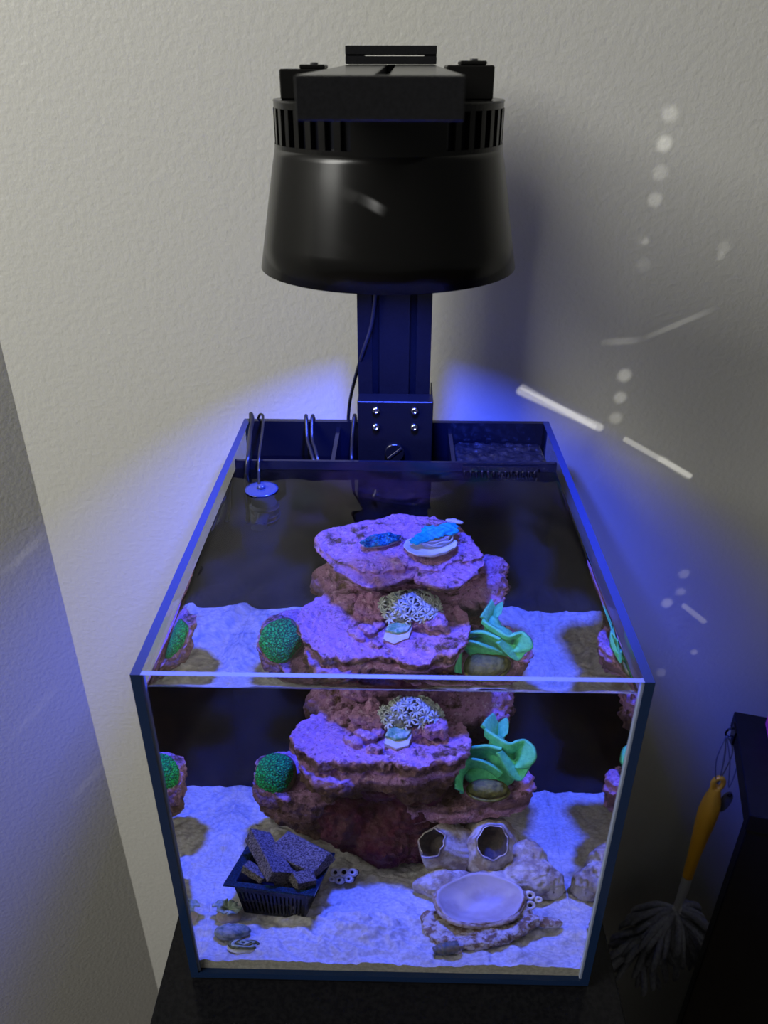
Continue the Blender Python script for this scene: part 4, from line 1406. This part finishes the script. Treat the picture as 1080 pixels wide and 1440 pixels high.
def barnacle(c, ax, ro, rb, ln, seed):
    rot = Vector(ax).normalized().to_track_quat('Z', 'Y').to_matrix()
    rr = random.Random(seed)
    ph = rr.uniform(0, 6)

    def pt(a, r, z, jag=0.0):
        k = 1 + 0.035 * math.cos(5 * a + ph) + 0.05 * math.sin(2 * a + ph * 2) + 0.03 * math.sin(7 * a)
        j = jag * (math.sin(4 * a + ph) + 0.7 * math.sin(9 * a + 2 * ph) + 0.5 * noise.noise(Vector((math.cos(a) * 4, math.sin(a) * 4, seed))))
        return Vector(c) + rot @ Vector((r * k * math.cos(a) * 0.95, r * k * math.sin(a) * 1.15, z + j))

    def outer(u, v):
        a = u * 2 * math.pi
        r = ro + 0.0009 + (rb - ro) * (v ** 0.8) + 0.0007 * math.sin(a * 26 + 3 * math.sin(v * 4)) * v
        return pt(a, r, -ln * v, 0.0016 * (1 - v))

    def inner(u, v):
        a = u * 2 * math.pi
        return pt(a, (ro - 0.0003) * (1 - 0.25 * v) * (1.0 if v < 0.99 else 0.0), -ln * 0.5 * v, 0.0016 * (1 - v))
    n1_, n2_ = 96, 14
    v1_, f1_ = surf(outer, n1_, n2_, True, False)
    v2_, f2_ = surf(inner, n1_, n2_, True, False)
    n_ = len(v1_)
    rim = [[i * n2_, ((i + 1) % n1_) * n2_, ((i + 1) % n1_) * n2_ + n_, i * n2_ + n_] for i in range(n1_)]
    V = v1_ + v2_
    F = f1_ + [[i + n_ for i in q][::-1] for q in f2_] + rim
    mi = [0] * len(f1_) + [1] * len(f2_) + [0] * len(rim)
    return V, F, mi


for c, ax, ro, rb, ln, sd, nm in (((0.0325, 0.1245, 0.0650), (-0.48, -0.55, 0.68), 0.0112, 0.0230, 0.032, 4, 'barnacle_shell'), ((0.0810, 0.1265, 0.0660), (0.02, -0.62, 0.78), 0.0130, 0.0290, 0.036, 9, 'barnacle_shell'), ((0.1290, 0.108, 0.0330), (0.45, -0.75, 0.25), 0.0050, 0.0110, 0.014, 13, 'barnacle_shell')):
    V, F, mi = barnacle(c, ax, ro, rb, ln, sd)
    o = mk(nm, (V, F), None, bn, smooth=True, mats=[M['barn'], M['barn_in']], mi=mi)
wet(bn)

# oyster half shell
M['pearl'] = mat('pearly_shell', (0.46, 0.38, 0.35), 0.28, col2=(0.60, 0.52, 0.50), scale=45, spec=0.6, coat=0.3)
M['shell_brown'] = mat('brown_shell_crust', (0.28, 0.17, 0.10), 0.85, col2=(0.62, 0.50, 0.42), scale=150, bump=0.8, bscale=500, dist=0.001)
oy = thing('oyster_shell', 'open half shell with smooth pearly hollow in front of the barnacles', 'shell', (0.0694, 0.0665, 0.026))
OR = rz(0.10) @ rx(0.30)


def oy_pt(a, r, z):
    k = 1 + 0.05 * math.sin(2 * a + 0.6) + 0.03 * math.sin(5 * a)
    return Vector((0.0694, 0.0665, 0.0475)) + OR @ Vector((0.0325 * r * k * math.cos(a), 0.0285 * r * k * math.sin(a), z))


vin = surf(lambda u, v: oy_pt(u * 2 * math.pi, v, -0.0105 * (1 - (v ** 2.4)) - 0.0022 * math.exp(-((v * math.cos(u * 6.283) + 0.35) ** 2 + (v * math.sin(u * 6.283) + 0.2) ** 2) / 0.08)), 80, 16, True, False)
vout = surf(lambda u, v: oy_pt(u * 2 * math.pi, v * 1.05, -0.0018 - 0.0125 * (1 - (v ** 2.4)) + 0.0008 * noise.noise(oy_pt(u * 6.283, v, 0) * 260)), 80, 16, True, False)
n_ = len(vin[0])
rimf = [[i * 16 + 15, ((i + 1) % 80) * 16 + 15, ((i + 1) % 80) * 16 + 15 + n_, i * 16 + 15 + n_] for i in range(80)]
mk('pearly_bowl', (vin[0] + vout[0], vin[1] + [[i + n_ for i in q][::-1] for q in vout[1]] + rimf), None, oy, smooth=True, mats=[M['pearl'], M['shell_brown']], mi=[0] * len(vin[1]) + [1] * (len(vout[1]) + len(rimf)))
# layered brown lip at the front
mk('growth_ridge', tube([tuple(oy_pt(a, 1.03, -0.0035 + 0.0012 * math.sin(a * 5))) for a in np.linspace(math.radians(165), math.radians(375), 40)], [0.0016 + 0.0014 * math.sin(math.pi * k / 39) for k in range(40)], 8), M['shell_brown'], oy, smooth=True)
wet(oy)

# encrusted rubble branch under the shell
M['rubble'] = mat('encrusted_rubble', (0.26, 0.16, 0.09), 0.9, col2=(0.66, 0.58, 0.52), scale=140, bump=0.9, bscale=500, dist=0.0013, spec=0.15, lo=0.42, hi=0.56)
pth = spline([(0.0330, 0.066, 0.024), (0.0340, 0.050, 0.022), (0.0430, 0.034, 0.022), (0.0600, 0.028, 0.023), (0.0780, 0.032, 0.025), (0.0950, 0.043, 0.027), (0.1080, 0.056, 0.030)], 5)
lmp = [ellipsoid(p, (0.0085, 0.0070, 0.0065), None, 2) for p in pth] + [ellipsoid((0.045, 0.050, 0.024), (0.014, 0.016, 0.008)), ellipsoid((0.070, 0.045, 0.026), (0.030, 0.012, 0.008)), ellipsoid((0.098, 0.066, 0.028), (0.014, 0.012, 0.012)), ellipsoid((0.07, 0.075, 0.025), (0.03, 0.02, 0.008))]
rb_ = mk('coral_rubble', fuse(join(*lmp), 0.0012, lambda p, n: 0.0017 * fbm(p, 110, 4, 5.0) + 0.0013 * fbm(p, 300, 2)), M['rubble'], smooth=True)
tag(rb_, 'curved brown encrusted coral rubble lying under the pearly shell', 'rubble')
rod = mk('coral_stub', fuse(join(tube([(0.1080, 0.0600, 0.0280), (0.1200, 0.0595, 0.0262), (0.1290, 0.0590, 0.0258)], [0.0050, 0.0054, 0.0044], 14), ellipsoid((0.129, 0.059, 0.0258), (0.0046, 0.0044, 0.0044))), 0.0009, lambda p, n: 0.0007 * fbm(p, 250, 3)), M['rubble'], smooth=True)
tag(rod, 'short brown coral stub sticking out past the pearly shell', 'rubble')
wet(rb_, rod)


def honeycomb(label, c, spots, mt, ax):
    t = thing('coral_skeleton', label, 'coral skeleton', c)
    rot = Vector(ax).normalized().to_track_quat('Z', 'Y').to_matrix()
    lump = []
    for x, y, r, tr in spots:
        base = Vector(c) + Vector((0, 0, 0.009))
        ring = [tuple(base + rot @ Vector((x + r * math.cos(a), y + r * math.sin(a), 0))) for a in np.linspace(0, 2 * math.pi, 19)]
        lump.append(tube(ring, tr, 8, False))
        ring2 = [tuple(base + rot @ Vector((x + r * 1.05 * math.cos(a), y + r * 1.05 * math.sin(a), -0.004))) for a in np.linspace(0, 2 * math.pi, 19)]
        lump.append(tube(ring2, tr * 1.1, 8, False))
    for k, l in enumerate(lump[::2]):
        mk('corallite', join(l, lump[2 * k + 1]), mt, t, smooth=True)
    back = fuse(join(*[ellipsoid(tuple(Vector(c) + Vector((0, 0, 0.009)) + rot @ Vector((x, y, -0.0065))), (r + 0.002, r + 0.002, r + 0.001), None, 2) for x, y, r, tr in spots]), 0.0012, lambda p, n: 0.0006 * fbm(p, 250, 2))
    mk('core', back, M['barn_in'], t, smooth=True)
    wet(t)


M['bone'] = mat('bleached_skeleton', (0.72, 0.66, 0.60), 0.8, col2=(0.85, 0.80, 0.75), scale=200, bump=0.5, bscale=600)
honeycomb('bone white coral skeleton with round holes beside the maroon rock', (-0.0400, 0.1190, 0.0200), [(-0.0055, 0.003, 0.0030, 0.0013), (0.0018, 0.0045, 0.0034, 0.0014), (-0.001, -0.0035, 0.0026, 0.0013), (0.0065, -0.0012, 0.0024, 0.0012), (-0.0072, -0.0035, 0.0018, 0.0012), (0.0085, 0.0055, 0.0026, 0.0012)], M['bone'], (-0.2, -0.75, 0.6))
honeycomb('small holed coral piece on the right end of the pearly shell', (0.1090, 0.0720, 0.0320), [(0.0, 0.0055, 0.0030, 0.0014), (-0.0010, -0.0035, 0.0032, 0.0014), (0.0062, 0.001, 0.0020, 0.0013)], M['bone'], (0.15, -0.75, 0.6))

# snail shell in front
M['snail'] = mat('snail_shell', (0.11, 0.13, 0.10), 0.45, col2=(0.26, 0.20, 0.12), scale=220, bump=0.4, bscale=600)
sp = [(0.0335 + 0.019 * t, 0.0185 + 0.004 * t, 0.0215 + 0.0035 * t) for t in np.linspace(0, 1, 26)]
sr = [0.0022 + 0.0042 * math.sin(math.pi * min(1, 0.12 + 0.62 * t)) + 0.0004 * math.sin(t * 38) for t in np.linspace(0, 1, 26)]
sn = thing('snail', 'dark pointed snail shell on the sand by the front glass', 'snail', (0.043, 0.0205, 0.0165))
mk('shell', tube(sp, sr, 18), M['snail'], sn, smooth=True, fix=True)
mk('aperture', xf(ellipsoid((0, 0, 0), (0.0045, 0.0020, 0.0034)), Matrix.Translation((0.0510, 0.0190, 0.0222)) @ ry(0.5).to_4x4()), M['shell_brown'], sn, smooth=True)
wet(sn)

# little corals at the left front corner
M['sage'] = mat('sage_coral', (0.26, 0.34, 0.24), 0.6, col2=(0.50, 0.56, 0.44), scale=260, bump=0.4, bscale=700)
M['mud'] = mat('brown_plug', (0.42, 0.33, 0.28), 0.8, col2=(0.56, 0.46, 0.40), scale=180, bump=0.5, bscale=600)
rs = thing('rosette_coral', 'grey green ruffled rosette coral in the left front corner', 'coral', (-0.1270, 0.0680, 0.0170))
mk('plug', fuse(join(ellipsoid((-0.1265, 0.0660, 0.0205), (0.0100, 0.0090, 0.0065))), 0.0010, lambda p, n: 0.0008 * fbm(p, 200, 3)), M['mud'], rs, smooth=True)
for k in range(6):
    a0 = k * 1.05 + 0.3
    rad = 0.0042 + 0.0012 * (k % 3)

    def pet(u, v, a0=a0, rad=rad, k=k):
        a = a0 + (u - 0.5) * 1.5
        r = 0.0012 + rad * v * 1.6
        return Vector((-0.1270, 0.0685, 0.0262)) + Vector((r * math.cos(a), r * math.sin(a), 0.0048 * math.sin(v * 2.2) + 0.0010 * math.sin(u * 14 + k) * v))
    mk('petal', sheet(pet, 22, 8, 0.0012), M['sage'], rs, smooth=True, fix=True)
wet(rs)
ps = fuse(join(ellipsoid((-0.1225, 0.0405, 0.0225), (0.0125, 0.0100, 0.0072), rz(0.3)), ellipsoid((-0.1130, 0.0420, 0.0225), (0.0060, 0.0060, 0.0060))), 0.0010, lambda p, n: 0.0009 * fbm(p, 130, 3))
M['pebble'] = mat('algae_pebble', (0.13, 0.18, 0.13), 0.7, col2=(0.42, 0.42, 0.36), scale=160, bump=0.8, bscale=600, dist=0.0012)
pb = mk('pebble', ps, M['pebble'], smooth=True)
tag(pb, 'smooth grey green pebble between the rosette and the front frag', 'stone')
wet(pb)
fg = thing('coral_frag', 'flat olive swirled frag on the sand near the front glass', 'coral', (-0.1105, 0.0225, 0.0150))
mk('plug', fuse(join(ellipsoid((-0.1105, 0.0225, 0.0180), (0.0135, 0.0085, 0.0040), rz(0.15))), 0.0009, lambda p, n: 0.0007 * fbm(p, 220, 3)), M['frag_white'], fg, smooth=True)
for k in range(4):
    r = 0.0105 - 0.0024 * k
    pts = [(-0.1105 + r * math.cos(a) * 1.05, 0.0222 + r * 0.60 * math.sin(a), 0.0218 + 0.0007 * k + 0.0007 * math.sin(3 * a + k)) for a in np.linspace(0.2 * k, 0.2 * k + 5.7, 36)]
    mk('ridge', tube(pts, 0.0013, 8), M['sage'] if k % 2 else M['olive'], fg, smooth=True, fix=True)
wet(fg)
